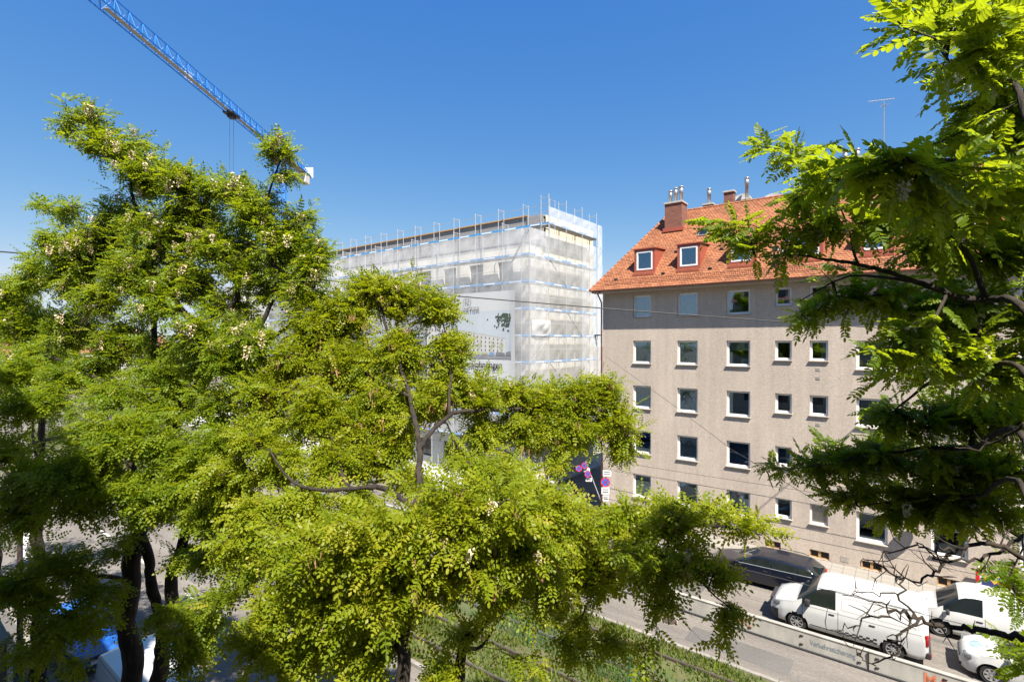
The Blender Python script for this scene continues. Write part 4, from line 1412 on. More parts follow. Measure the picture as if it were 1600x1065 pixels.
    def wheel(s, x, y, r, side):
        w = .2
        prof = [(r * .62, -w / 2 + .02), (r * .9, -w / 2), (r * .985, -w / 2 + .03), (r, 0), (r * .985, w / 2 - .03), (r * .9, w / 2), (r * .62, w / 2 - .02)]
        y -= side * w / 2
        o = smooth_angle(MB().lathe(prof, 'y', (x, y, r), 28).build('wheel', M['rubber'], s.root), 60)
        face = y + side * (w / 2 - .03)
        rim = MB()
        rim.lathe([(r * .64, 0), (r * .64, side * .035), (r * .58, side * .035), (r * .55, -side * .02)], 'y', (x, face, r), 28)
        nsp = s.sp.get('spokes', 5)
        for k in range(nsp):
            a = 2 * math.pi * k / nsp + .3
            c, q = math.cos(a), math.sin(a)
            wd = r * (.13 if nsp < 8 else .06)
            ps_ = [(c * r * .1 - q * wd, q * r * .1 + c * wd), (c * r * .6 - q * wd * .8, q * r * .6 + c * wd * .8), (c * r * .6 + q * wd * .8, q * r * .6 - c * wd * .8), (c * r * .1 + q * wd, q * r * .1 - c * wd)]
            rim.add([(x + a_, face + side * .03, r + b_) for a_, b_ in ps_] + [(x + a_, face - side * .02, r + b_) for a_, b_ in ps_], [(0, 1, 2, 3), (0, 4, 5, 1), (2, 6, 7, 3), (1, 5, 6, 2), (3, 7, 4, 0)])
        rim.lathe([(r * .17, -side * .01), (r * .17, side * .04), (r * .02, side * .045)], 'y', (x, face, r), 14)
        rim.build('rim', M['alloy'], o)
        MB().disc((x, face - side * .015, r), r * .6, (0, side, 0), 20).build('brake', M['plastic'], o)
    def decal(s, name, poly, m, side=1, off=.004, parent=None):
        """a flat piece lying on the body side; poly in (x, z)"""
        v = [(x, (s.side_y(x, z) + off) * side, z) for x, z in poly]
        f = tuple(range(len(poly)))
        return MB().add(v, [f, f[::-1]] if False else [f]).build(name, m, parent or s.root)
    def line(s, name, pts, w, m, side=1, off=.003, mb=None):
        own = mb is None
        mb = mb or MB()
        for (x0, z0), (x1, z1) in zip(pts, pts[1:]):
            n = max(1, int(math.hypot(x1 - x0, z1 - z0) / .08))
            for k in range(n):
                a, b = (x0 + (x1 - x0) * k / n, z0 + (z1 - z0) * k / n), (x0 + (x1 - x0) * (k + 1) / n, z0 + (z1 - z0) * (k + 1) / n)
                dx, dz = b[0] - a[0], b[1] - a[1]
                l_ = math.hypot(dx, dz) or 1
                ox, oz = -dz / l_ * w / 2, dx / l_ * w / 2
                q = [(a[0] - ox, a[1] - oz), (b[0] - ox, b[1] - oz), (b[0] + ox, b[1] + oz), (a[0] + ox, a[1] + oz)]
                mb.add([(x, (s.side_y(x, z) + off) * side, z) for x, z in q], [(0, 1, 2, 3)])
        return mb.build(name, m, s.root) if own else mb
    def mirror(s, x, z, m, size=1.0):
        for side in (1, -1):
            y = s.side_y(x, z)
            mb = MB().bbox(x - .07 * size, x + .07 * size, (y + .03) * side if side > 0 else -(y + .25), (y + .25) if side > 0 else -(y + .03), z, z + .2 * size, .035)
            o = smooth_angle(mb.build('mirror', M[m], s.root))
    def handle(s, x, z, m='plastic'):
        for side in (1, -1):
            y = s.side_y(x, z) * side
            MB().bbox(x - .09, x + .09, min(y, y + side * .03), max(y, y + side * .03), z - .018, z + .018, .008).build('door_handle', M[m], s.root)
    def lamp(s, name, x, y0, y1, z0, z1, m, dx=.05):
        for side in (1, -1):
            a, b = sorted((y0 * side, y1 * side))
            smooth_angle(MB().bbox(x - dx, x + dx, a, b, z0, z1, .03).build(name, M[m], s.root))
    def plate(s, x, z, rear=False):
        d = -1 if rear else 1
        MB().box(min(x, x + d * .012), max(x, x + d * .012), -.26, .26, z - .055, z + .055).build('number_plate', M['white'], s.root)

VAN = dict(L=4.95, W=1.9, wr=.335, wheels=(1.50, -1.50), tumble=.12, black_nose=.34, black_sill=False, spokes=8, crease=True,
           top=[(-2.475, 1.80), (-2.42, 1.90), (-2.2, 1.955), (-1, 1.98), (.35, 1.97), (.62, 1.93), (.80, 1.86), (1.50, 1.22), (1.60, 1.165), (2.0, 1.08), (2.25, .985), (2.40, .86), (2.475, .64)],
           plan=[(-2.475, .86), (-2.40, .92), (-2, .945), (1.6, .95), (2.0, .91), (2.25, .82), (2.4, .68), (2.475, .50)],
           bottom=[(-2.475, .34), (-2.2, .24), (2.2, .22), (2.475, .26)], belt=[(-2.475, 1.20), (.9, 1.16), (1.55, 1.08), (2.475, .78)],
           side_glass=[(.22, 1.34)], windscreen=(.80, 1.50), rear_glass=None)
CADDY = dict(L=4.45, W=1.8, wr=.32, wheels=(1.32, -1.36), tumble=.16, black_nose=.14, spokes=5, crease=True,
             top=[(-2.225, 1.62), (-2.15, 1.74), (-1.8, 1.80), (.3, 1.79), (.6, 1.74), (.82, 1.62), (1.40, 1.13), (1.5, 1.07), (1.9, .98), (2.1, .88), (2.2, .74), (2.225, .6)],
             plan=[(-2.225, .80), (-2.15, .87), (-1.8, .895), (1.4, .895), (1.8, .85), (2.05, .74), (2.17, .6), (2.225, .45)],
             bottom=[(-2.225, .34), (-2.0, .24), (2.0, .21), (2.225, .25)], belt=[(-2.225, 1.12), (.8, 1.08), (1.45, 1.0), (2.225, .7)],
             side_glass=[(.12, 1.22)], windscreen=(.80, 1.40), rear_glass=None)
HATCH = dict(L=4.0, W=1.7, wr=.31, wheels=(1.23, -1.24), tumble=.30, black_nose=0, spokes=7, crease=True,
             top=[(-2.0, .78), (-1.97, .95), (-1.88, 1.08), (-1.62, 1.34), (-1.4, 1.42), (-.6, 1.465), (0, 1.45), (.25, 1.40), (1.02, .985), (1.15, .94), (1.6, .87), (1.85, .77), (1.96, .64), (2.0, .5)],
             plan=[(-2.0, .66), (-1.93, .76), (-1.6, .83), (1.2, .84), (1.6, .79), (1.84, .68), (1.95, .52), (2.0, .40)],
             bottom=[(-2.0, .32), (-1.8, .22), (1.8, .18), (2.0, .22)], belt=[(-2.0, 1.0), (.9, .93), (1.2, .86), (2.0, .6)],
             side_glass=[(-1.25, -.42), (-.34, .72)], windscreen=(.26, 1.02), rear_glass=(-1.9, -1.56))
ESTATE = dict(L=4.85, W=1.85, wr=.335, wheels=(1.48, -1.40), tumble=.32, black_nose=0, spokes=10, crease=True,
              top=[(-2.425, .82), (-2.40, .98), (-2.32, 1.06), (-1.95, 1.33), (-1.8, 1.39), (-1, 1.42), (-.2, 1.43), (.2, 1.40), (.4, 1.34), (1.18, .99), (1.35, .95), (1.9, .86), (2.2, .76), (2.36, .64), (2.425, .5)],
              plan=[(-2.425, .70), (-2.33, .82), (-1.9, .90), (1.5, .915), (1.9, .87), (2.2, .76), (2.35, .6), (2.425, .42)],
              bottom=[(-2.425, .32), (-2.2, .22), (2.2, .18), (2.425, .22)], belt=[(-2.425, 1.04), (.9, .95), (1.3, .88), (2.425, .6)],
              side_glass=[(-2.0, -1.5), (-1.42, -.42), (-.36, .85)], windscreen=(.42, 1.18), rear_glass=(-2.33, -1.93))

def common(c, doors=(), hx=(), hz=.9):
    for x in doors:
        for side in (1, -1):
            B_ = lerp_tab(c.sp['belt'], x)
            c.line('door_gap', [(x, .34), (x, B_ - .02)], .014, M['plastic'], side)
    for x in hx: c.handle(x, hz)

def dress_van(c, checker):
    common(c, (1.30, .14), (.34, -.9), 1.0)
    for side in (1, -1):
        c.line('belt_groove', [(-2.3, 1.10), (1.28, 1.06)], .010, M['plastic'], side)
        for x0, x1 in ((-.98, .04), (-2.2, -1.08)):             # pressed blank panels where windows would be
            c.line('panel_groove', [(x0, 1.24), (x1, 1.24), (x1 - .02, 1.70), (x0, 1.70), (x0, 1.24)], .012, M['carwhite'] if False else M['sill'], side)
        c.line('rub_strip', [(-1.05, .40), (1.05, .40)], .03, M['plastic'], side)
    for side in (1, -1):
        c.line('roof_gutter', [(-2.3, 1.865), (.3, 1.865)], .014, M['plastic'], side, .004)
    c.mirror(1.12, 1.12, 'plastic', 1.25)
    c.lamp('headlight', 2.20, .54, .86, .78, .95, 'lampglass', .12)
    MB().bbox(2.30, 2.50, -.52, .52, .70, .90, .03).build('grille', M['plastic'], c.root)
    c.lamp('tail_light', -2.43, .80, .925, .78, 1.16, 'red_lens', .05)
    MB().bbox(-2.55, -2.36, -.9, .9, .34, .58, .05).build('rear_bumper', M['plastic'], c.root)
    c.lamp('reflector', -2.55, .55, .85, .42, .47, 'red_lens', .01)
    c.plate(2.46, .5); c.plate(-2.47, .75, True)
    if checker:
        for side in (1, -1):
            mb = MB()
            for i in range(12):
                for j in range(3):
                    if (i + j) % 2: continue
                    t = i / 16
                    h = .07 * (1 - .6 * t)
                    x0 = -1.04 + i * .105; z0 = .36 + j * h
                    mb.add([(x, (c.side_y(x, z) + .005) * side, z) for x, z in ((x0, z0), (x0 + .105, z0 - .003), (x0 + .105, z0 + h * .95), (x0, z0 + h))], [(0, 1, 2, 3)])
            mb.build('checker_stripe', M['black'], c.root)

def dress_car(c, doors, hx, hz, hl, tl, mx, paint, mz=.92):
    common(c, doors, hx, hz)
    c.mirror(mx, mz, paint, .8)
    x1, x0 = c.x1, c.x0
    c.lamp('headlight', *hl[:1], *hl[1:], 'lampglass', .1)
    MB().bbox(x1 - .13, x1 + .005, -.42, .42, .50, .60, .02).build('grille', M['plastic'], c.root)
    MB().bbox(x1 - .13, x1 + .008, -.5, .5, .24, .34, .02).build('air_intake', M['plastic'], c.root)
    c.lamp('tail_light', *tl, 'red_lens', .06)
    c.plate(x1 + .002, .42); c.plate(x0 - .002, .62, True)

v = Car('panel_van', 'white panel van with black checker stripe parked behind the steel barrier', (-1.85, 23.36, 0), R(180), VAN, 'carwhite', 'van')
dress_van(v, True)
c = Car('small_van', 'white compact delivery van parked along the pavement near the poster case', (2.35, 26.15, 0), R(180), CADDY, 'carwhite', 'van')
dress_car(c, (1.25, .05), (.2, -.8), .93, (2.03, .48, .78, .68, .84), (-2.19, .72, .86, .9, 1.3), 1.1, 'plastic', .98)
for side in (1, -1): c.line('rub_strip', [(-.95, .52), (.9, .52)], .07, M['plastic'], side, .008)
c = Car('hatchback_car', 'white hatchback car with a blue bonnet emblem behind the panel van', (3.45, 23.55, 0), R(180), HATCH, 'carwhite')
dress_car(c, (.85, -.38, -1.2), (-.2, -1.0), .82, (1.80, .42, .74, .62, .76), (-1.95, .52, .74, .8, .98), .78, 'carwhite')
mb = MB(); n = 18
ring = [(1.55 + .17 * math.cos(2 * math.pi * k / n), .05 + .27 * math.sin(2 * math.pi * k / n)) for k in range(n)]
mb.add([(x, y, c.top_z(x, y) + .006) for x, y in ring] + [(1.55, .05, c.top_z(1.55, .05) + .006)], [(k, (k + 1) % n, n) for k in range(n)])
mb.build('bonnet_emblem', mat('emblem_blue', (.08, .22, .42), .4, col2=(.4, .5, .6), scale=6), c.root)
MB().quad((1.25, -.02, c.top_z(1.25, 0) + .004), (1.3, -.02, c.top_z(1.3, 0) + .004), (1.3, .25, c.top_z(1.3, .25) + .004), (1.25, .25, c.top_z(1.25, .25) + .004)).build('bonnet_print', M['letter_grey'], c.root)
c = Car('estate_car', 'dark navy estate car parked at the kerb under the beige facade', (-5.2, 26.1, 0), R(180), ESTATE, 'carnavy')
dress_car(c, (1.05, -.39, -1.38), (-.2, -1.15), .84, (2.18, .46, .84, .60, .74), (-2.37, .50, .82, .82, .98), .98, 'carnavy')
for side in (1, -1):
    c.line('window_trim', [(-2.0, 1.05), (.95, .975)], .018, M['steel'], side, .004)
    m_ = MB().tube([(-1.7, side * .66, 1.42), (-1.5, side * .665, 1.47), (-.1, side * .67, 1.475), (.1, side * .665, 1.44)], .016, 6); m_.build('roof_rail', M['plastic'], c.root)
# road traffic further along the far side
c = Car('estate_car', 'silver estate car in the far lane, half hidden by foliage beyond the barrier', (-11.2, 23.6, 0), R(180), ESTATE, 'carsilver')
dress_car(c, (1.05, -.39, -1.38), (-.2, -1.15), .84, (2.18, .46, .84, .60, .74), (-2.37, .50, .82, .82, .98), .98, 'carsilver')
v = Car('panel_van', 'plain white panel van parked in front of the netted scaffold', (-28.6, 25.9, 0), R(180), VAN, 'carwhite', 'van')
dress_van(v, False)
c = Car('small_van', 'white compact van parked before the scaffold, further down the street', (-35.0, 26.0, 0), R(180), CADDY, 'carwhite', 'van')
dress_car(c, (1.25, .05), (.2, -.8), .93, (2.03, .48, .78, .68, .84), (-2.19, .72, .86, .9, 1.3), 1.1, 'plastic', .98)
c = Car('hatchback_car', 'grey hatchback car driving on the far lane before the scaffold', (-23.5, 23.4, 0), R(180), HATCH, 'cargrey')
dress_car(c, (.85, -.38, -1.2), (-.2, -1.0), .82, (1.80, .42, .74, .62, .76), (-1.95, .52, .74, .8, .98), .78, 'cargrey')
# near side, in the shade of the trees
c = Car('hatchback_car', 'bright blue car on the near road behind the tree trunk', (-23.6, 5.25, 0), 0, HATCH, 'carblue')
dress_car(c, (.85, -.38, -1.2), (-.2, -1.0), .82, (1.80, .42, .74, .62, .76), (-1.95, .52, .74, .8, .98), .78, 'carblue')
v = Car('panel_van', 'white van roof seen from above beside the near tree trunks', (-16.6, 5.35, 0), 0, VAN, 'carwhite', 'van')
dress_van(v, False)

# grey site container on the near pavement
cn = empty('site_container', (-22.6, 1.55, .12), label='dark grey ribbed site container on the near pavement beside the blue car', cat='container')
MB().box(-3.0, 2.98, -1.18, 1.18, 0, 2.75).build('shell', M['container'], cn)
for y in (-1.2, 0, 1.2):
    MB().bbox(2.96, 3.08, y - .06, y + .06, 0, 2.8, .01).build('corner_post', M['steel'], cn)
for y in (-.85, -.4, .4, .85):
    MB().tube([(3.03, y, .1), (3.03, y, 2.7)], .022, 6).build('locking_bar', M['steel'], cn)
MB().bbox(-3.05, 3.08, -1.24, 1.24, 2.76, 2.84, .01).build('roof_panel', M['container'], cn)
rb = MB().box(-.06, .06, 0, .05, .15, 2.65).mesh('rib', M['container'])
for k in range(18):
    o = link('rib', rb, cn); o.location = (-2.8 + k * .33, 1.18, 0)

# ------------------------------------------------------------------ signs, lamps, signals
def stop_sign(mb_parent, c, r, nrm, name='sign_disc'):
    n = Vector(nrm).normalized(); c = Vector(c)
    u = Vector((0, 0, 1)).cross(n).normalized(); w = n.cross(u)
    d = MB().disc(c, r, n, 28); d.disc(c - n * .02, r, -n, 28)
    o = d.build(name, M['bluesign'], mb_parent)
    MB().disc(c + n * .004, r, n, 28, r0=r * .80).build('sign_ring', M['redsign'], o)
    b = MB()
    for a in (math.pi / 4, -math.pi / 4):
        e, f = u * math.cos(a) + w * math.sin(a), -u * math.sin(a) + w * math.cos(a)
        L_, t_ = r * .8, r * .1
        k = .006 if a > 0 else .008
        b.add([c + n * k + e * L_ + f * t_, c + n * k - e * L_ + f * t_, c + n * k - e * L_ - f * t_, c + n * k + e * L_ - f * t_], [(0, 1, 2, 3), (3, 2, 1, 0)])
    b.build('sign_cross', M['redsign'], o)
    return o
def wplate(parent, c, w, h, nrm, m='white'):
    n = Vector(nrm).normalized(); c = Vector(c); u = Vector((0, 0, 1)).cross(n).normalized(); q = n.cross(u)
    p = [c + u * a * w + q * b * h for a, b in ((-1, -1), (1, -1), (1, 1), (-1, 1))]
    o = MB().add(p + [x - n * .02 for x in p], [(0, 1, 2, 3), (7, 6, 5, 4), (0, 4, 5, 1), (1, 5, 6, 2), (2, 6, 7, 3), (3, 7, 4, 0)]).build('sign_plate', M[m], parent)
    bb = MB()
    for k in range(2):
        zc = c + q * h * (.35 - .7 * k) + n * .004
        bb.add([zc - u * w * .7 - q * h * .12, zc + u * w * .7 - q * h * .12, zc + u * w * .7 + q * h * .12, zc - u * w * .7 + q * h * .12], [(0, 1, 2, 3)])
    bb.build('sign_print', M['black'], o)
NV_ = (.55, -.85, 0)
p = at(938, 792, 33.5)
sg = empty('no_stopping_sign', (p.x, p.y, .1), label='leaning pole with three no-stopping discs at the side street corner', cat='road sign')
tp = at(915, 727, 34) - Vector((p.x, p.y, .1))
MB().tube([(.35, 0, 0), tuple(tp + Vector((0, 0, .3)))], .03, 8).build('pole', M['steel'], sg)
for px, py, r in ((904.5, 731.5, .21), (913.5, 726.8, .21), (918.5, 740.5, .22)):
    q = at(px, py, 33.6) - Vector((p.x, p.y, .1)); stop_sign(sg, q, r, NV_)
for px, py, w, h in ((917, 734, .2, .12), (920, 749, .2, .12)):
    wplate(sg, at(px, py, 33.7) - Vector((p.x, p.y, .1)), w, h, NV_)
p = at(946, 753, 29.8)
sg = empty('no_stopping_sign', (p.x, p.y, .12), label='larger no-stopping sign with white plates in front of the downpipe', cat='road sign')
MB().tube([(0, .05, 0), (0, .05, p.z + .5)], .03, 8).build('pole', M['steel'], sg)
stop_sign(sg, (0, 0, p.z - .12), .27, NV_)
wplate(sg, (0.1, 0, p.z + .42), .24, .17, NV_); wplate(sg, (0, 0, p.z - .62), .23, .2, NV_); wplate(sg, (.02, 0, p.z - 1.05), .18, .16, NV_)
# red and white works barrier
p = at(972, 772, 29.5)
wb = empty('works_barrier', (p.x, p.y, .12), .2, 'red and white striped works barrier on the pavement under the sign', 'barrier')
for z in (.35, .95):
    for k in range(6):
        MB().box(-.9 + k * .3, -.6 + k * .3, -.02, .02, z, z + .2).build('board', M['redsign' if k % 2 else 'white'], wb)
for x in (-.8, .8):
    MB().box(x - .03, x + .03, -.05, -.02, 0, 1.25).build('leg', M['redsign'], wb); MB().box(x - .1, x + .1, -.35, .3, 0, .07).build('foot', M['rubber'], wb)
MB().lathe([(.1, 0), (.1, .16), (.05, .2)], o=(.8, -.035, 1.26), k=12).build('beacon', M['orange'], wb)
# lamp post on the near pavement
lp = empty('lamp_post', (-23.5, 3.55, .12), label='grey street lamp post on the near pavement at the edge of the picture', cat='lamp post')
MB().tube([(0, 0, 0), (0, 0, 1.0), (0, 0, 1.05), (0, 0, 7.2), (0, .3, 7.6), (0, 1.2, 7.75)], [.11, .11, .085, .07, .06, .05], 10).build('pole', M['rail'], lp, True)
smooth_angle(MB().bbox(-.13, .13, 1.1, 1.8, 7.68, 7.82, .05).build('lamp_head', M['zinc'], lp))
# traffic signal and arrow sign at the far crossing
def base_from(px, py, z):
    d = 800 * (CAMZ - z) / (py - 532.5); q = at(px, py, d); return q
q = base_from(146, 594, 3.6)
ts = empty('traffic_light', (q.x, q.y, 0), HEAD, 'green traffic light on a mast arm at the distant crossing', 'traffic light')
MB().tube([(2.6, 0, 0), (2.6, 0, 5.2), (2.4, 0, 5.35), (0, 0, 5.35)], .08, 8).build('mast', M['darkmetal'], ts)
MB().bbox(-.4, .4, -.2, .2, 2.8, 4.6, .08).build('housing', M['white'], ts)
MB().box(-.32, .32, -.22, -.2, 2.88, 4.52).build('backplate', M['dark'], ts)
gm = mat('signal_green', (.02, .5, .3), .4, var=.1, scale=5)
gm.node_tree.nodes['Principled BSDF'].inputs['Emission Color'].default_value = (.05, .9, .5, 1)
gm.node_tree.nodes['Principled BSDF'].inputs['Emission Strength'].default_value = 1.2
MB().disc((0, -.23, 3.15), .2, (0, -1, 0), 16).build('green_lens', gm, ts)
for z in (3.7, 4.25): MB().disc((0, -.23, z), .2, (0, -1, 0), 16).build('dark_lens', M['plastic'], ts)
q = base_from(155, 600, 2.6)
ar_ = empty('direction_sign', (q.x, q.y, 0), HEAD, 'round blue sign with white arrow beside the distant traffic light', 'road sign')
MB().tube([(0, .05, 0), (0, .05, 3.2)], .05, 8).build('pole', M['steel'], ar_)
d_ = MB().disc((0, 0, 2.6), .42, (0, -1, 0), 24).build('sign_disc', M['bluesign'], ar_)
MB().add([(-.28, -.006, 2.6), (-.08, -.006, 2.42), (-.08, -.006, 2.54), (.28, -.006, 2.54), (.28, -.006, 2.66), (-.08, -.006, 2.66), (-.08, -.006, 2.78)], [(0, 1, 2, 3, 4, 5, 6)]).build('arrow', M['white'], d_)

# ------------------------------------------------------------------ overhead cables
def cable(name, pts, r, m, lab, k=5, sag=0.0, n=40):
    pts = [Vector(p_) for p_ in pts]
    out = []
    for a, b in zip(pts, pts[1:]):
        kk = max(2, n // (len(pts) - 1))
        for i in range(kk):
            t = i / kk
            out.append(a.lerp(b, t) - Vector((0, 0, sag * 4 * t * (1 - t))))
    out.append(pts[-1])
    return tag(MB().tube(out, r, k).build(name, m), lab, 'cable')
cb_ = cable('span_cable', [at(-160, 381, 15.8), at(0, 393, 16.4), at(235, 411, 17.2), at(470, 433, 18), at(720, 463, 19), at(960, 483, 20), at(1200, 501, 21), at(1500, 520, 22.45)], .024, M['cable'], 'thick dark span cable crossing the whole picture in front of the trees and facade')
sp_ = at(300, 418, 17.4)
MB().tube([sp_ - Vector((.35, .0, -.03)), sp_ + Vector((.4, .2, -.05))], .05, 6).build('coupling', M['cable'], cb_)
cable('orange_cable', [at(936, 517, 38), at(1010, 529, 33), at(1100, 540, 31), at(1290, 552, 26.5), at(1500, 556, 22.5)], .014, M['orange'], 'thin orange cable running across the facade from the scaffold corner')
for y, z, lab in ((16.8, 5.55, 'contact wire over the far tram track'), (13.8, 5.5, 'contact wire over the near tram track'), (16.8, 6.6, 'carrier wire above the contact wire of the far track'),
                  (22.0, 5.6, 'thin wire strung above the barrier along the far road'), (29.6, 3.0, 'thin wire strung low along the beige facade')):
    x0, x1 = (-90, 30) if y < 29 else (-15.5, 9)
    cable('overhead_wire', [(x0, y, z + .1), (-40 if y < 29 else -7, y, z), (-8 if y < 29 else 0, y, z - .06), (x1, y, z + .05)], .008 if z < 6.5 else .006, M['cable'], lab)
cable('stay_wire', [(-15.4, FY - .12, 10.2), (-9, 24, 8.3), (-5, 19.5, 7.3), (-2.0, 16.8, 6.65)], .009, M['cable'], 'thin slanting stay wire from the house corner to the tram wires')
# ------------------------------------------------------------------ trees: black locusts with feathered leaves
def leaf_template(npairs, lod, L=.20, ll=.045, lw=.0235, seed=0):
    """one compound leaf: a midrib along +x with paired oval leaflets and one at the tip; lod 0 is the finest"""
    g_ = np.random.default_rng(seed)
    V, F = [], []
    def leaflet(base, ang, ln, wd, roll, droop):
        c, s_ = math.cos(ang), math.sin(ang)
        ex = np.array([c, s_, -droop]); ex /= np.linalg.norm(ex)
        ey = np.cross([0, 0, 1.0], ex); ey /= np.linalg.norm(ey)
        ez = np.cross(ex, ey)
        ey2 = ey * math.cos(roll) + ez * math.sin(roll); ez2 = np.cross(ex, ey2)
        i = len(V)
        fold = .22
        if lod == 0:
            prof = [(.10, .55), (.32, .98), (.58, 1.0), (.84, .66)]
        elif lod == 1:
            prof = [(.25, .9), (.72, .85)]
        else:
            prof = [(.52, 1.16)]
        V.append(base)
        for t, w in prof: V.append(base + ex * ln * t + ey2 * wd * w * .5 + ez2 * wd * w * fold * .5)
        V.append(base + ex * ln)
        for t, w in prof[::-1]: V.append(base + ex * ln * t - ey2 * wd * w * .5 + ez2 * wd * w * fold * .5)
        k = len(prof)
        tip = i + k + 1
        F.append(tuple([i] + [i + 1 + q for q in range(k)] + [tip])[::-1])
        F.append(tuple([i, tip] + [tip + 1 + q for q in range(k)])[::-1])
    rib = []
    for k in range(npairs + 1):
        x = L * (.18 + .82 * k / npairs)
        rib.append(np.array([x, 0, -.9 * (x ** 2)]))
    for k in range(npairs):
        sc = (.78 + .3 * math.sin(math.pi * (k + .8) / (npairs + .6))) * g_.uniform(.92, 1.08)
        for sd in (-1, 1):
            leaflet(rib[k], sd * R(g_.uniform(56, 74)), ll * sc, lw * sc, sd * -g_.uniform(-.25, .45), g_.uniform(.05, .4))
    leaflet(rib[-1] * .95, g_.uniform(-.1, .1), ll, lw, 0, .3)
    if lod == 2: return np.array(V), F
    # the midrib itself: a thin folded strip
    i = len(V)
    w = .0016
    for p in ([np.zeros(3)] + rib[::2] + ([rib[-1]] if npairs % 2 else [])):
        V.append(p + np.array([0, w, 0])); V.append(p - np.array([0, w, 0]))
    for k in range((len(V) - i) // 2 - 1):
        F.append((i + 2 * k, i + 2 * k + 1, i + 2 * k + 3, i + 2 * k + 2))
    return np.array(V), F

def scatter_mesh(name, tmpl, pos, X, N, scale, tint, m):
    """copies of one template, baked into a single mesh"""
    V, F = tmpl
    n, k = len(pos), len(V)
    X = X / np.linalg.norm(X, axis=1, keepdims=True)
    Y = np.cross(N, X); Y /= np.linalg.norm(Y, axis=1, keepdims=True) + 1e-9
    Z = np.cross(X, Y)
    W = pos[:, None, :] + scale[:, None, None] * (V[None, :, 0:1] * X[:, None, :] + V[None, :, 1:2] * Y[:, None, :] + V[None, :, 2:3] * Z[:, None, :])
    return W.reshape(-1, 3), F, k, n, np.repeat(tint, k)

def bake(name, chunks, m, parent):
    """join (verts, faces-of-template, k, n, tint) chunks"""
    Vs, loops, starts, tot, tints = [], [], [], 0, []
    lo = 0
    for W, F, k, n, t in chunks:
        if n == 0: continue
        fl = np.concatenate([np.array(f) for f in F]); ln = np.array([len(f) for f in F])
        off = (np.arange(n) * k)[:, None] + tot
        loops.append((fl[None, :] + off).reshape(-1))
        st = np.concatenate([[0], np.cumsum(ln)[:-1]])
        starts.append((st[None, :] + (np.arange(n) * len(fl))[:, None] + lo).reshape(-1))
        lo += len(fl) * n
        Vs.append(W); tints.append(t); tot += len(W)
    V = np.concatenate(Vs); lp = np.concatenate(loops).astype(np.int32); st = np.concatenate(starts).astype(np.int32)
    me = bpy.data.meshes.new(name)
    me.vertices.add(len(V)); me.vertices.foreach_set('co', V.astype(np.float32).reshape(-1))
    me.loops.add(len(lp)); me.loops.foreach_set('vertex_index', lp)
    me.polygons.add(len(st)); me.polygons.foreach_set('loop_start', st)
    me.update(calc_edges=True)
    me.attributes.new('tint', 'FLOAT', 'POINT').data.foreach_set('value', np.concatenate(tints).astype(np.float32))
    me.materials.append(m)
    return link(name, me, parent)

def single(name, tmpl, tint, m):
    V, F = tmpl
    me = bpy.data.meshes.new(name); me.from_pydata([tuple(v) for v in V], [], F)
    me.attributes.new('tint', 'FLOAT', 'POINT').data.foreach_set('value', np.full(len(V), tint, np.float32))
    me.materials.append(m)
    return me

def raceme(seed, n=30, L=.15, big=.021):
    """a hanging flower cluster"""
    g_ = np.random.default_rng(seed)
    V, F = [], []
    for k in range(n):
        t = (k + .5) / n
        a = k * 2.4 + g_.uniform(-.4, .4)
        rad = (.048 * (1 - .65 * t)) * g_.uniform(.6, 1.2)
        c = np.array([math.cos(a) * rad, math.sin(a) * rad, -L * t])
        s_ = big * g_.uniform(.7, 1.25) * (1 - .35 * t)
        u = g_.normal(size=3); u /= np.linalg.norm(u); w = np.cross(u, g_.normal(size=3)); w /= np.linalg.norm(w); q = np.cross(u, w)
        i = len(V)
        V += [c - u * s_, c + w * s_ * .7 + q * s_ * .4, c + u * s_, c - w * s_ * .7 + q * s_ * .4, c + q * s_ * -.5]
        F += [(i, i + 1, i + 4), (i + 1, i + 2, i + 4), (i + 2, i + 3, i + 4), (i + 3, i, i + 4)]
    return np.array(V), F
def pods(seed, n=7, L=.085):
    g_ = np.random.default_rng(seed)
    V, F = [], []
    for k in range(n):
        a = g_.uniform(0, 6.28); rad = g_.uniform(.005, .05)
        c = np.array([math.cos(a) * rad, math.sin(a) * rad, -g_.uniform(0, .08)])
        b = g_.uniform(0, 6.28); u = np.array([math.cos(b), math.sin(b), 0]) * g_.uniform(.005, .0085)
        l_ = L * g_.uniform(.6, 1.2); sw = np.array([g_.uniform(-.02, .02), g_.uniform(-.02, .02), 0])
        i = len(V)
        V += [c, c + u - np.array([0, 0, l_ * .3]), c + sw - np.array([0, 0, l_]), c - u - np.array([0, 0, l_ * .35])]
        F += [(i, i + 1, i + 2, i + 3)]
    return np.array(V), F

def catmull(P, n):
    P = [P[0] * 2 - P[1]] + list(P) + [P[-1] * 2 - P[-2]]
    out = []
    for i in range(1, len(P) - 2):
        for k in range(n):
            t = k / n
            a, b, c, d = P[i - 1], P[i], P[i + 1], P[i + 2]
            out.append(.5 * ((2 * b) + (c - a) * t + (2 * a - 5 * b + 4 * c - d) * t * t + (3 * b - 3 * c + d - a) * t ** 3))
    out.append(P[-2])
    return out

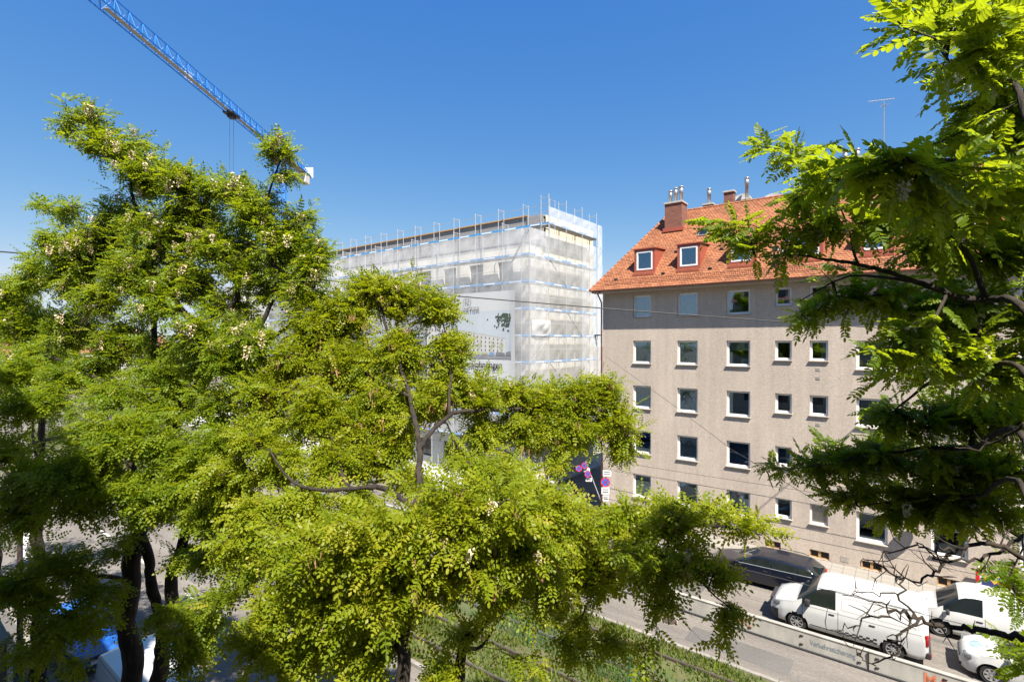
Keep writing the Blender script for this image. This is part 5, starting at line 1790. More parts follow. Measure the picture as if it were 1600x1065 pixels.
IN = np.array
def tree(name, label, base, limbs, blobs, n_sprays, seed, m, lods, leaves_per=(8, 13), leaf_scale=1.0, group='street trees on the near pavement', npairs=6, n_flowers=0, n_pods=0,
         flower_mat='blossom', n_leaf_obj=300, twig_len=.55, dmin=0.0, tint_shift=0.0, dead=(), flower_scale=1.0, droop=.25, flower_zmin=-99, pod_box=None, flat=.85, spread=1.0):
    g_ = np.random.default_rng(seed)
    root = empty(name, base, 0, label, 'tree', group)
    B0 = IN(base)
    nodes, par, rmin, limb_objs = [], [], [], []
    # --- limbs laid out joint by joint
    for li, lb in enumerate(limbs):
        P = [IN(p[:3], float) for p in lb]; Rr = [p[3] for p in lb]
        sub = max(2, int(np.ceil(max(np.linalg.norm(P[i + 1] - P[i]) for i in range(len(P) - 1)) / .16)))
        C = catmull(P, sub)
        rr = np.interp(np.linspace(0, len(P) - 1, len(C)), range(len(P)), Rr)
        ph = g_.uniform(0, 6.28, 4)
        for i in range(1, len(C) - 1):
            wob = min(.03, rr[i] * .18 + .008)
            C[i] = C[i] + g_.normal(size=3) * min(.006, rr[i] * .15) + wob * IN([math.sin(i * .55 + ph[0]), math.sin(i * .47 + ph[1]), .5 * math.sin(i * .61 + ph[2])])
        if li: rr = rr * .8
        if nodes:
            d_ = np.linalg.norm(IN(nodes) - C[0], axis=1); parent = int(np.argmin(d_))
            if d_[parent] < .6: C[0] = nodes[parent].copy()
        else:
            parent = -1
        mb = MB().tube([tuple(c - B0) for c in C], [r_ * (1 + .05 * math.sin(i * .7 + ph[3]) * (r_ > .04)) for i, r_ in enumerate(rr)], 10 if rr[0] > .07 else 7)
        mb.build('trunk' if li == 0 else 'limb', M['bark'] if rr[0] > .03 else M['twig'], root, True)
        for i, c in enumerate(C):
            nodes.append(c); par.append(parent if i == 0 else len(nodes) - 2); rmin.append(rr[i])
    n_limb = len(nodes)
    # --- sprays inside the crown clumps
    ctr = IN([b[:3] for b in blobs], float); rad = IN([b[3] for b in blobs], float)
    wgt = rad ** 2 * IN([b[4] if len(b) > 4 else 1.0 for b in blobs])
    bi = g_.choice(len(blobs), n_sprays, p=wgt / wgt.sum())
    dv = g_.normal(size=(n_sprays, 3)); dv /= np.linalg.norm(dv, axis=1, keepdims=True); dv[:, 2] *= flat
    tgt = ctr[bi] + dv * (spread * rad[bi] * np.minimum(1.75, np.abs(g_.normal(0, .38, n_sprays)) + .35 * g_.uniform(0, 1, n_sprays) + .18))[:, None]
    dd = -tgt[:, 0] * SA + tgt[:, 1] * CA
    if dmin: tgt, bi = tgt[dd > dmin], bi[dd > dmin]
    LN = IN(nodes)
    order = np.argsort([np.min(np.linalg.norm(LN - t, axis=1)) for t in tgt])
    cap_ = n_limb + len(tgt) * 14 + 10
    NP = np.zeros((cap_, 3)); NP[:n_limb] = LN
    cnt = n_limb
    par = par + [0] * (cap_ - n_limb)
    tips, tip_b = [], []
    for ti in order:
        t = tgt[ti]
        dif = NP[:cnt] - t
        cost = np.einsum('ij,ij->i', dif, dif) * (1 + .5 * (dif[:, 2] > .1))
        j = int(np.argmin(cost))
        dist = math.sqrt(float(dif[j] @ dif[j]))
        st = max(1, min(12, int(dist / .2)))
        p0 = NP[j]
        pj = par[j]
        tang = (p0 - NP[pj]) if pj >= 0 else IN([0, 0, 1.0])
        nt_ = np.linalg.norm(tang)
        tang = tang / nt_ if nt_ > 1e-6 else IN([0, 0, 1.0])
        c1 = p0 + tang * dist * .28 + IN([0, 0, dist * .12])
        last = j
        for q in range(1, st + 1):
            u = q / st
            pt = (1 - u) ** 2 * p0 + 2 * u * (1 - u) * c1 + u * u * t
            if q < st: pt = pt + g_.normal(size=3) * .022
            NP[cnt] = pt; par[cnt] = last; last = cnt; cnt += 1
        tips.append(last); tip_b.append(bi[ti])
    NP = NP[:cnt]; par = par[:cnt]
    # --- branch thickness from the number of tips carried
    load = np.zeros(cnt)
    for t in tips: load[t] += 1
    main = [-1] * cnt; best = np.zeros(cnt)
    for i in range(cnt - 1, 0, -1):
        p_ = par[i]
        if p_ >= 0:
            load[p_] += load[i]
            if i >= n_limb and load[i] > best[p_]: best[p_] = load[i]; main[p_] = i
    r_ = .0032 * np.maximum(1, load) ** .42
    tw = MB()
    for i in range(n_limb, cnt):
        p_ = par[i]
        if p_ >= n_limb and main[p_] == i: continue
        ch = [p_, i]
        while main[ch[-1]] >= 0 and ch[-1] >= n_limb: ch.append(main[ch[-1]])
        rad_ = [min(r_[i] * 1.15, max(.004, r_[p_]))] + [r_[q] for q in ch[1:]]
        tw.tube([tuple(NP[q] - B0) for q in ch], rad_, 3 if rad_[0] < .008 else 5, cap=False)
    if tw.f: tag(tw.build('twigs', M['twig'], root, True), kind='stuff')
    # --- leaves along the last stretch of every twig
    lp, lx, lnn, lsz, ltn = [], [], [], [], []
    fl_pos = []
    CAM_ = IN([0, 0, CAMZ])
    for t, tb in zip(tips, tip_b):
        chain = [t]; acc = 0
        while acc < twig_len and par[chain[-1]] >= 0 and chain[-1] >= n_limb:
            q = par[chain[-1]]; acc += np.linalg.norm(NP[q] - NP[chain[-1]]); chain.append(q)
        if len(chain) < 2: continue
        pts_ = NP[chain]
        seg = np.linalg.norm(np.diff(pts_, axis=0), axis=1); cum = np.concatenate([[0], np.cumsum(seg)])
        tot = min(twig_len, cum[-1])
        nl = g_.integers(*leaves_per)
        base_t = g_.beta(2, 2)
        phi = g_.uniform(0, 6.28)
        for k in range(nl):
            s_ = tot * (k / nl) ** 1.1
            q = min(len(seg) - 1, int(np.searchsorted(cum, s_, 'right')) - 1)
            f = (s_ - cum[q]) / max(seg[q], 1e-6)
            p = pts_[q] * (1 - f) + pts_[q + 1] * f
            td = (pts_[q] - pts_[q + 1]) / max(seg[q], 1e-6)
            phi += 2.4
            o1 = np.cross(td, [0.31, .17, .93]); o1 /= np.linalg.norm(o1) + 1e-9; o2 = np.cross(td, o1)
            side = o1 * math.cos(phi) + o2 * math.sin(phi)
            side[2] *= .55
            fw = .35 + .9 * (1 - k / nl) ** 2 if k < 3 else .45
            x_ = td * fw + side * .9 + IN([0, 0, -droop]) + g_.normal(size=3) * .14
            nn = IN([S.x * .55, S.y * .55, .5 + S.z * .4]) + g_.normal(size=3) * .36
            lp.append(p); lx.append(x_); lnn.append(nn); lsz.append(leaf_scale * g_.uniform(.58, 1.3)); ltn.append(np.clip(base_t * .6 + g_.uniform(0, .4) + tint_shift, 0, 1))
        if (pts_[0] - ctr[tb]) @ (CAM_ - pts_[0]) > 0:
            vc = CAM_ - pts_[0]
            fl_pos.append(pts_[0] + vc / np.linalg.norm(vc) * .07)
    lp, lx, lnn, lsz, ltn = map(np.array, (lp, lx, lnn, lsz, ltn))
    ld = -lp[:, 0] * SA + lp[:, 1] * CA
    lpx = 800 + 800 * (lp[:, 0] * CA + lp[:, 1] * SA) / np.maximum(ld, .1); lpy = 532.5 - 800 * (lp[:, 2] - CAMZ) / np.maximum(ld, .1)
    keep = np.ones(len(lp), bool)
    if dmin: keep = ld > dmin
    infr = (lpx > 15) & (lpx < 1585) & (lpy > 15) & (lpy < 1050) & keep
    # the leaves that show largest are pieces of their own
    pick = np.argsort(np.where(infr, ld / lsz, 1e9))[:n_leaf_obj * 2]
    pick = [i for i in pick if infr[i]]
    pick = pick[:n_leaf_obj]
    sel = np.zeros(len(lp), bool); sel[pick] = True
    protos = [single('leaf', leaf_template(npairs + (k % 3) - 1, lods[0][1], seed=k), .15 + .17 * k, m) for k in range(6)]
    for i in pick:
        X = lx[i] / np.linalg.norm(lx[i]); Y = np.cross(lnn[i], X); Y /= np.linalg.norm(Y); Z = np.cross(X, Y)
        s_ = lsz[i]
        o = link('leaf', protos[int(min(5, ltn[i] * 6))], root)
        q = lp[i] - B0
        o.matrix_local = Matrix(((X[0] * s_, Y[0] * s_, Z[0] * s_, q[0]), (X[1] * s_, Y[1] * s_, Z[1] * s_, q[1]), (X[2] * s_, Y[2] * s_, Z[2] * s_, q[2]), (0, 0, 0, 1)))
    chunks = []
    lo_d = 0
    vi = g_.integers(0, 3, len(lp))
    for dmax, lod in lods:
        for v_ in range(3):
            s_ = keep & ~sel & (ld >= lo_d) & (ld < dmax) & (vi == v_)
            if s_.sum():
                chunks.append(scatter_mesh('c', leaf_template(npairs + v_ - 1, lod, seed=40 + v_), lp[s_] - B0, lx[s_], lnn[s_], lsz[s_], ltn[s_], m))
        lo_d = dmax
    tag(bake('crown', chunks, m, root), kind='stuff')
    # --- flowers and last year's pods
    fl = IN(fl_pos)
    if n_flowers:
        w = (fl[:, 2] > flower_zmin)
        ix = g_.permutation(np.nonzero(w)[0])[:n_flowers]
        pr = []
        for k in range(4):
            V, F = raceme(k); me = bpy.data.meshes.new('flower_cluster'); me.from_pydata([tuple(v) for v in V], [], F); me.materials.append(M[flower_mat]); pr.append(me)
        for k, i in enumerate(ix):
            o = link('flower_cluster', pr[k % 4], root); o.location = fl[i] - B0 + g_.normal(size=3) * .03
            o.rotation_euler = (g_.uniform(-.4, .4), g_.uniform(-.4, .4), g_.uniform(0, 6)); s_ = flower_scale * g_.uniform(.7, 1.3); o.scale = (s_, s_, s_)
    if n_pods:
        if pod_box is None: ok = np.arange(len(fl))
        else:
            d_ = -fl[:, 0] * SA + fl[:, 1] * CA; a_ = 800 + 800 * (fl[:, 0] * CA + fl[:, 1] * SA) / d_; b_ = 532.5 - 800 * (fl[:, 2] - CAMZ) / d_
            ok = np.nonzero((a_ > pod_box[0]) & (a_ < pod_box[1]) & (b_ > pod_box[2]) & (b_ < pod_box[3]))[0]
        ix = g_.permutation(ok)[:n_pods]
        pr = []
        for k in range(4):
            V, F = pods(k); me = bpy.data.meshes.new('pod_cluster'); me.from_pydata([tuple(v) for v in V], [], F); me.materials.append(M['pod']); pr.append(me)
        for k, i in enumerate(ix):
            o = link('pod_cluster', pr[k % 4], root); o.location = fl[i] - B0 - IN([0, 0, .02]); o.rotation_euler = (0, 0, g_.uniform(0, 6)); s_ = g_.uniform(1.0, 2.2); o.scale = (s_, s_, s_)
    # --- bare dead branches
    for db in dead:
        P = [IN(p[:3], float) for p in db]; C = catmull(P, 6)
        rr = np.interp(np.linspace(0, 1, len(C)), [0, 1], [db[0][3], db[-1][3]])
        for i in range(1, len(C)): C[i] = C[i] + g_.normal(size=3) * .012
        mb = MB().tube([tuple(c - B0) for c in C], list(rr), 6)
        for i in range(3, len(C)):
            if g_.uniform() < .4:
                a_ = C[i]; dirn = (C[i] - C[i - 1]); dirn /= np.linalg.norm(dirn) + 1e-9
                sd = g_.normal(size=3) * .7; v_ = dirn * .6 + sd; v_ /= np.linalg.norm(v_)
                l_ = g_.uniform(.02, .17)
                b_ = a_ + v_ * l_ * .5 + g_.normal(size=3) * .012; c_ = b_ + v_ * l_ * .5 + IN([0, 0, .03]) + g_.normal(size=3) * .02
                mb.tube([tuple(a_ - B0), tuple(b_ - B0), tuple(c_ - B0)], [min(.006, rr[i] * .7), .0035, .0018], 4)
                if l_ > .12:
                    for _ in range(2):
                        e_ = b_ + (v_ + g_.normal(size=3) * .7) * .05
                        mb.tube([tuple(b_ - B0), tuple(e_ - B0)], [.003, .0015], 3)
        mb.build('bare_branch', M['twig'], root, True)
    return root

def px_pts(lst): return [(*at(a, b, d), r_) for a, b, d, r_ in lst]
def px_blobs(lst):
    out = []
    for it in lst:
        a, b, rp, d = it[:4]
        out.append((*at(a, b, d), rp * d / 800, it[4] if len(it) > 4 else 1.0))
    return out

# ---- the large tree on the left
baseA = (-12.3, 3.55, .1)
limbsA = [
    [(-12.3, 3.55, 0, .30), (-12.25, 3.55, 1.5, .25), (-12.3, 3.5, 3.2, .22)] + px_pts([(206, 1060, 10.3, .19), (200, 960, 10.2, .17), (207, 880, 10.2, .155), (222, 800, 10.2, .14), (245, 720, 10.2, .125), (300, 620, 10.3, .115), (345, 552, 10.3, .105)]),
    [(-12.3, 3.55, 2.6, .2), (-12.0, 3.7, 3.8, .19)] + px_pts([(248, 1050, 10.0, .18), (262, 975, 9.9, .16), (268, 920, 9.9, .14), (282, 850, 9.9, .115), (298, 790, 9.9, .10), (318, 740, 9.8, .085), (370, 690, 9.6, .07), (420, 640, 9.5, .055), (455, 585, 9.5, .04)]),
    px_pts([(256, 1000, 9.95, .11), (243, 935, 10.0, .12), (230, 870, 10.1, .115), (218, 800, 10.3, .105), (206, 700, 10.6, .10), (222, 620, 10.8, .085), (240, 540, 11, .075), (235, 470, 11.2, .065), (190, 420, 11.5, .05), (140, 385, 11.8, .03), (70, 325, 12, .012)]),
    px_pts([(345, 552, 10.3, .095), (318, 510, 10.3, .09), (292, 492, 10.4, .075), (255, 440, 10.7, .06), (215, 330, 11, .045), (195, 260, 11, .035), (140, 200, 11, .02), (105, 190, 11, .01)]),
    px_pts([(345, 552, 10.3, .085), (355, 490, 10.3, .075), (372, 455, 10.2, .06), (352, 400, 10.4, .05), (300, 330, 10.8, .035), (265, 270, 10.8, .02)]),
    px_pts([(350, 548, 10.3, .08), (400, 520, 10.1, .065), (430, 440, 10.1, .05), (412, 350, 10.1, .04), (420, 300, 10, .028), (445, 240, 10, .015)]),
    px_pts([(355, 552, 10.3, .07), (410, 535, 10.0, .055), (470, 490, 9.9, .04), (490, 420, 10.1, .025)]),
    px_pts([(222, 620, 10.8, .06), (150, 590, 11.2, .05), (90, 560, 11.8, .04), (30, 545, 12.5, .02)]),
    px_pts([(203, 905, 10.1, .06), (150, 900, 9.4, .045), (90, 895, 9, .03), (30, 910, 9, .015)]),
    px_pts([(282, 850, 9.9, .05), (330, 862, 9.5, .04), (390, 880, 9, .022)]),
    px_pts([(215, 700, 10.4, .06), (150, 730, 9.6, .045), (80, 740, 9.2, .03), (15, 760, 9, .015)]),
    px_pts([(245, 720, 10.2, .05), (210, 690, 9.2, .04), (150, 660, 8.8, .02)]),
]
blobsA = px_blobs([
    (105, 198, 26, 11, .8), (135, 172, 24, 11), (165, 222, 34, 11), (205, 238, 36, 11), (235, 275, 44, 11), (285, 280, 38, 10.6), (300, 330, 48, 10.9), (372, 295, 32, 10.3),
    (432, 232, 30, 10), (450, 268, 20, 10), (405, 330, 44, 10.3), (455, 378, 46, 10.3), (490, 410, 34, 10), (355, 385, 64, 10.8), (265, 375, 70, 11.3), (185, 345, 46, 11.8), (105, 325, 24, 12), (62, 318, 13, 12, .7),
    (150, 395, 60, 12), (80, 385, 24, 12), (210, 430, 56, 11.3), (300, 440, 46, 11), (420, 430, 54, 10.5), (110, 435, 40, 12), (50, 440, 26, 12.5, .6), (470, 455, 40, 10),
    (40, 500, 46, 13), (115, 515, 44, 12.3), (190, 530, 46, 11.6), (255, 560, 46, 11, .8), (60, 560, 40, 12.5), (150, 575, 36, 11.5, .8), (390, 590, 44, 9.6, .8), (330, 630, 50, 9.6), (240, 640, 44, 10, .8), (420, 660, 40, 9.2, .8),
    (30, 640, 34, 10, .6), (200, 680, 50, 9), (130, 660, 36, 9.2, .6), (120, 740, 66, 8.8), (50, 745, 48, 9), (210, 770, 50, 8.8), (20, 700, 30, 9.5), (300, 720, 44, 9.2), (340, 690, 40, 9),
    (40, 800, 44, 9, .8), (130, 790, 40, 9, .7), (95, 880, 40, 9, .6), (30, 905, 40, 9, .8), (140, 910, 36, 9, .5), (60, 950, 34, 8.8, .6), (290, 870, 30, 9.6, .7), (335, 868, 40, 9.3, .9), (390, 880, 36, 9, .9), (190, 850, 30, 9.6, .4), (240, 800, 30, 9.6, .5),
    (350, 930, 34, 8.6, .5), (340, 290, 30, 10.6), (500, 380, 26, 10.2), (478, 340, 24, 10.3), (345, 560, 40, 9.5, .9), (300, 515, 40, 9.7, .9), (385, 530, 40, 9.5, .9), (60, 425, 26, 12.3, .8), (240, 470, 44, 10.4), (320, 960, 44, 8.6, .7), (250, 960, 34, 8.8, .4), (100, 985, 44, 8.6, .6), (150, 960, 40, 8.8, .6), (300, 1020, 40, 8.4, .5), (60, 1020, 40, 8.6, .5), (330, 560, 40, 10.4, .7), (380, 500, 40, 10.3, .7), (290, 760, 44, 9, .9), (250, 690, 44, 9.2, .9), (170, 610, 40, 10.4, .8), (60, 620, 40, 10.5, .7), (90, 590, 36, 11, .7), (330, 800, 44, 8.8, .9), (260, 590, 50, 10.2, .8), (20, 580, 40, 11, .9), (20, 460, 40, 13, .8), (350, 470, 44, 10.6, .8), (150, 470, 44, 11.8, .8), (160, 1010, 26, 9, .35), (110, 1040, 24, 9, .3)])
tree('locust_tree', 'tall flowering locust tree with forked dark trunks in front of the crane', baseA, limbsA, blobsA, 4200, 11, LEAF_A, [(99, 2)], (8, 13), 1.32, n_flowers=300, flower_scale=1.45, flower_zmin=10.9, npairs=5)

# ---- the middle tree, spreading over the road
baseB = (-4.7, 3.75, .1)
limbsB = [
    [(-4.7, 3.75, 0, .26), (-4.65, 3.8, 2.5, .21), (-4.7, 3.85, 5.0, .17)] + px_pts([(628, 1064, 6.00, 0.0850), (634, 960, 6.10, 0.0750), (640, 880, 6.40, 0.0680), (652, 780, 7.00, 0.0480), (655, 700, 7.80, 0.0440), (640, 620, 8.80, 0.0360), (615, 540, 9.40, 0.0350), (585, 460, 9.80, 0.0150)]),
    [(-4.7, 3.85, 4.8, .14), (-4.35, 4.3, 6.2, .12)] + px_pts([(722, 1018, 6.70, 0.0850), (745, 985, 6.70, 0.0765), (800, 940, 7.44, 0.0553), (880, 900, 7.44, 0.0425), (980, 850, 7.56, 0.0298), (1090, 820, 6.40, 0.0220), (1190, 835, 6.50, 0.0100)]),
    px_pts([(655, 700, 7.80, 0.0500), (700, 650, 8.60, 0.0450), (760, 640, 9.20, 0.0400), (850, 640, 9.70, 0.0300), (950, 650, 10.00, 0.0120)]),
    px_pts([(648, 790, 6.90, 0.0500), (590, 760, 7.40, 0.0500), (545, 760, 7.80, 0.0450), (520, 690, 8.40, 0.0400), (490, 600, 9.20, 0.0300), (480, 520, 9.80, 0.0150)]),
    px_pts([(640, 900, 6.30, 0.0450), (580, 870, 6.96, 0.0298), (500, 860, 6.48, 0.0170)]),
    px_pts([(634, 950, 6.10, 0.0450), (690, 880, 6.48, 0.0340), (740, 820, 5.88, 0.0213), (790, 780, 5.64, 0.0102)]),
    px_pts([(880, 900, 7.44, 0.0298), (860, 830, 7.44, 0.0255), (900, 780, 7.68, 0.0127)]),
    px_pts([(980, 850, 7.56, 0.0255), (1060, 880, 6.20, 0.0200), (1130, 940, 6.10, 0.0100)]),
    px_pts([(700, 650, 8.60, 0.0350), (705, 570, 9.20, 0.0300), (690, 500, 9.60, 0.0150)]),
    px_pts([(640, 620, 8.80, 0.0350), (560, 570, 9.40, 0.0280), (520, 480, 10.00, 0.0120)]),
    px_pts([(590, 760, 7.40, 0.0400), (470, 760, 7.40, 0.0300), (420, 700, 8.00, 0.0150)]),
    px_pts([(640, 880, 6.40, 0.0400), (560, 930, 6.72, 0.0255), (470, 960, 6.48, 0.0127)]),
    px_pts([(722, 1018, 6.70, 0.0425), (760, 1000, 7.08, 0.0255), (800, 905, 6.72, 0.0213), (820, 850, 6.24, 0.0102)]),
]
blobsB = px_blobs([
    (575, 448, 32, 10.00, 1.35), (625, 462, 42, 10.00, 1.35), (680, 478, 36, 9.70, 1.35), (705, 540, 34, 9.50, 1.35), (545, 490, 44, 10.00, 1.35), (495, 510, 46, 9.90, 1.35), (460, 560, 44, 9.60, 1.35), (545, 570, 56, 9.60, 1.35), (630, 550, 52, 9.60, 1.35), (700, 590, 36, 9.40, 1.35),
    (410, 615, 40, 9.20, 1.35), (500, 640, 56, 9.00, 1.35), (590, 630, 52, 9.20, 1.35), (670, 625, 40, 9.20, 1.35), (745, 615, 36, 9.50, 1.35), (800, 612, 32, 9.80, 1.35), (850, 620, 34, 10.00, 1.35), (905, 615, 36, 10.00, 1.35), (945, 605, 26, 10.00, 1.35), (960, 660, 34, 10.00, 1.35), (895, 670, 44, 9.80, 1.35), (830, 670, 40, 9.70, 1.35), (760, 675, 34, 9.60, 1.08), (975, 700, 24, 10.00, 1.08),
    (440, 720, 44, 8.40, 1.35), (520, 720, 46, 8.40, 1.35), (580, 720, 30, 8.60, 0.81), (400, 680, 36, 8.60, 1.35), (470, 790, 44, 7.60, 1.00), (400, 800, 40, 7.60, 0.80), (560, 790, 36, 7.40, 0.70), (870, 720, 22, 9.60, 0.68),
    (720, 790, 60, 5.85, 1.00), (790, 790, 60, 5.97, 1.00), (850, 780, 46, 6.79, 1.00), (660, 830, 60, 5.73, 1.00), (580, 840, 62, 5.73, 1.00), (500, 860, 56, 5.85, 1.00), (740, 850, 70, 6.08, 1.00), (830, 860, 66, 6.55, 1.00), (910, 830, 56, 7.25, 1.00), (980, 815, 50, 7.49, 1.00), (1050, 795, 40, 6.50, 1.00), (1110, 797, 32, 6.60, 1.00), (1160, 812, 27, 6.60, 0.90), (1210, 832, 15, 6.60, 0.70),
    (930, 890, 52, 7.25, 1.00), (1010, 880, 48, 6.30, 1.00), (1075, 865, 36, 6.40, 0.90), (1128, 895, 20, 6.20, 0.90), (1138, 955, 18, 6.10, 0.90), (1130, 1005, 18, 6.10, 0.80), (860, 930, 44, 6.90, 0.80), (780, 920, 44, 6.43, 0.80), (690, 910, 44, 6.08, 0.90), (600, 920, 62, 5.85, 1.00), (520, 950, 60, 6.08, 1.00), (440, 940, 50, 6.43, 1.00), (560, 1010, 50, 6.08, 1.00), (470, 1020, 50, 6.32, 1.00), (400, 1000, 40, 6.55, 0.70),
    (610, 690, 44, 8.80, 1.22), (560, 660, 44, 9.00, 1.22), (350, 750, 44, 8.40, 1.22), (380, 850, 44, 7.40, 0.90), (450, 860, 44, 6.80, 0.90), (640, 750, 34, 7.60, 0.60), (720, 720, 30, 8.60, 0.54), (800, 735, 30, 8.40, 0.80), (770, 740, 40, 7.72, 0.80), (900, 1000, 34, 7.02, 0.50), (960, 1000, 30, 7.14, 0.50), (830, 1040, 30, 6.79, 0.30), (1030, 940, 30, 6.20, 0.50), (720, 990, 26, 6.55, 0.30), (680, 1050, 30, 6.32, 0.50), (1000, 1050, 28, 6.00, 0.35)])
tree('locust_tree', 'wide yellow-green locust tree hung with brown pods over the road centre', baseB, limbsB, blobsB, 5700, 23, LEAF_B, [(5.0, 1), (99, 2)], (7, 12), 1.25, n_pods=290, n_flowers=60, flower_scale=.9, npairs=5, pod_box=(400, 1080, 420, 900))

# ---- the near tree on the right, its crown all around the viewer
baseC = (.75, 3.9, .1)
limbsC = [
    [(.75, 3.9, 0, .24), (.8, 3.9, 4, .20), (.8, 3.85, 8, .16), (.82, 3.8, 10, .14), (.85, 3.75, 12, .11), (.95, 3.6, 14, .07), (1.0, 3.5, 16.0, .03)],
    [(.82, 3.8, 10.4, .045)] + px_pts([(1600, 488, 3.11, 0.0294), (1540, 470, 3.42, 0.0314), (1490, 462, 3.48, 0.0272), (1430, 440, 3.54, 0.0229), (1370, 420, 3.60, 0.0187), (1310, 408, 3.66, 0.0145), (1240, 398, 3.72, 0.0093), (1180, 402, 3.78, 0.0043)]),
    [(.83, 3.8, 11.0, .04)] + px_pts([(1590, 330, 2.71, 0.0210), (1500, 318, 2.81, 0.0187), (1420, 305, 2.81, 0.0127), (1330, 290, 3.05, 0.0076), (1260, 260, 3.66, 0.0043)]),
    [(.84, 3.78, 11.4, .04)] + px_pts([(1598, 170, 2.94, 0.0210), (1572, 120, 3.29, 0.0204), (1520, 130, 3.17, 0.0102), (1460, 60, 2.00, 0.0051)]),
    px_pts([(1430, 440, 3.54, 0.0153), (1330, 430, 3.90, 0.0102), (1250, 470, 4.03, 0.0051)]),
    [(.8, 3.85, 9.7, .045)] + px_pts([(1600, 590, 3.28, 0.0245), (1520, 590, 3.90, 0.0238), (1450, 600, 4.27, 0.0170), (1400, 640, 4.64, 0.0085)]),
    [(.8, 3.85, 9.2, .045)] + px_pts([(1600, 690, 3.50, 0.0280), (1520, 700, 4.27, 0.0255), (1440, 700, 4.64, 0.0187), (1340, 715, 5.00, 0.0110), (1230, 735, 5.25, 0.0043)]),
    [(.8, 3.85, 8.8, .045)] + px_pts([(1600, 770, 3.62, 0.0245), (1530, 775, 4.39, 0.0213), (1440, 780, 4.88, 0.0136), (1340, 790, 5.12, 0.0059)]),
    px_pts([(1540, 470, 3.42, 0.0255), (1500, 380, 3.42, 0.0170), (1440, 340, 3.42, 0.0102), (1400, 300, 3.42, 0.0051)]),
    px_pts([(1340, 412, 3.62, 0.0119), (1328, 360, 3.54, 0.0085), (1300, 310, 3.54, 0.0051), (1240, 260, 3.78, 0.0034)]),
]
blobsC = px_blobs([(1085, 374, 10, 3.90, 0.50), (1120, 372, 14, 3.80, 0.70), (1165, 402, 16, 3.80, 0.70), (1225, 395, 18, 3.70, 0.70),
    (1432, 30, 40, 1.90, 1.20), (1415, 75, 26, 1.90, 1.00), (1500, 35, 50, 2.20, 1.20), (1570, 40, 54, 2.30, 1.30), (1540, 110, 46, 3.20, 1.20), (1590, 150, 40, 3.33, 1.00), (1480, 110, 26, 2.30, 0.70), (1545, 195, 50, 3.46, 1.10), (1480, 215, 36, 3.33, 0.90), (1590, 230, 44, 3.46, 1.00),
    (1190, 218, 20, 4.10, 0.80), (1225, 232, 26, 3.97, 1.00), (1262, 240, 26, 3.84, 1.00), (1110, 345, 14, 3.97, 0.60), (1145, 360, 22, 3.84, 0.80), (1195, 362, 24, 3.71, 0.80), (1262, 300, 28, 3.58, 0.90), (1300, 275, 36, 3.20, 1.20), (1350, 270, 38, 2.20, 1.30), (1410, 265, 44, 2.00, 1.40), (1470, 280, 54, 2.10, 1.50), (1550, 290, 64, 2.30, 1.40),
    (1180, 385, 22, 3.97, 0.80), (1130, 395, 16, 4.10, 0.50), (1260, 350, 34, 3.71, 1.00), (1320, 340, 40, 3.46, 1.10), (1390, 350, 50, 3.46, 1.20), (1470, 370, 56, 3.58, 1.20), (1550, 390, 64, 3.71, 1.20), (1590, 330, 40, 3.33, 1.00),
    (1215, 500, 16, 4.35, 0.60), (1260, 490, 26, 4.35, 1.00), (1310, 470, 30, 4.22, 1.00), (1370, 460, 40, 4.10, 1.10), (1300, 415, 26, 4.10, 0.60), (1450, 470, 46, 4.10, 1.20), (1530, 480, 56, 3.97, 1.20), (1590, 480, 44, 3.84, 1.00),
    (1355, 535, 20, 3.33, 0.80), (1420, 545, 40, 3.46, 1.20), (1490, 555, 46, 3.71, 1.56), (1560, 570, 54, 3.84, 1.56), (1380, 600, 24, 3.84, 0.91), (1400, 650, 30, 4.74, 1.04), (1460, 640, 40, 4.61, 1.30), (1530, 640, 46, 4.48, 1.30), (1590, 640, 40, 4.22, 1.30),
    (1212, 730, 18, 5.50, 1.04), (1260, 722, 28, 5.38, 1.30), (1310, 712, 34, 5.25, 1.43), (1370, 705, 40, 5.12, 1.56), (1440, 715, 46, 4.99, 1.56), (1510, 725, 50, 4.74, 1.56), (1580, 720, 46, 4.48, 1.56), (1290, 760, 20, 5.38, 1.04), (1350, 765, 34, 5.25, 1.30), (1420, 780, 38, 5.12, 1.43), (1490, 790, 40, 4.86, 1.30), (1560, 790, 46, 4.61, 1.30), (1400, 810, 22, 5.12, 0.91),
    (1575, 905, 20, 4.10, 0.70), (1590, 950, 24, 3.84, 0.70), (1575, 1000, 22, 3.71, 0.70), (1592, 1050, 22, 3.58, 0.70), (1560, 960, 16, 3.84, 0.40),
    (1680, 200, 90, 3.33, 0.80), (1700, 420, 90, 3.58, 0.80), (1700, 650, 90, 3.84, 1.04), (1660, 60, 80, 3.33, 0.80), (1560, -60, 80, 3.33, 0.80), (1450, -50, 50, 2.30, 0.80)])
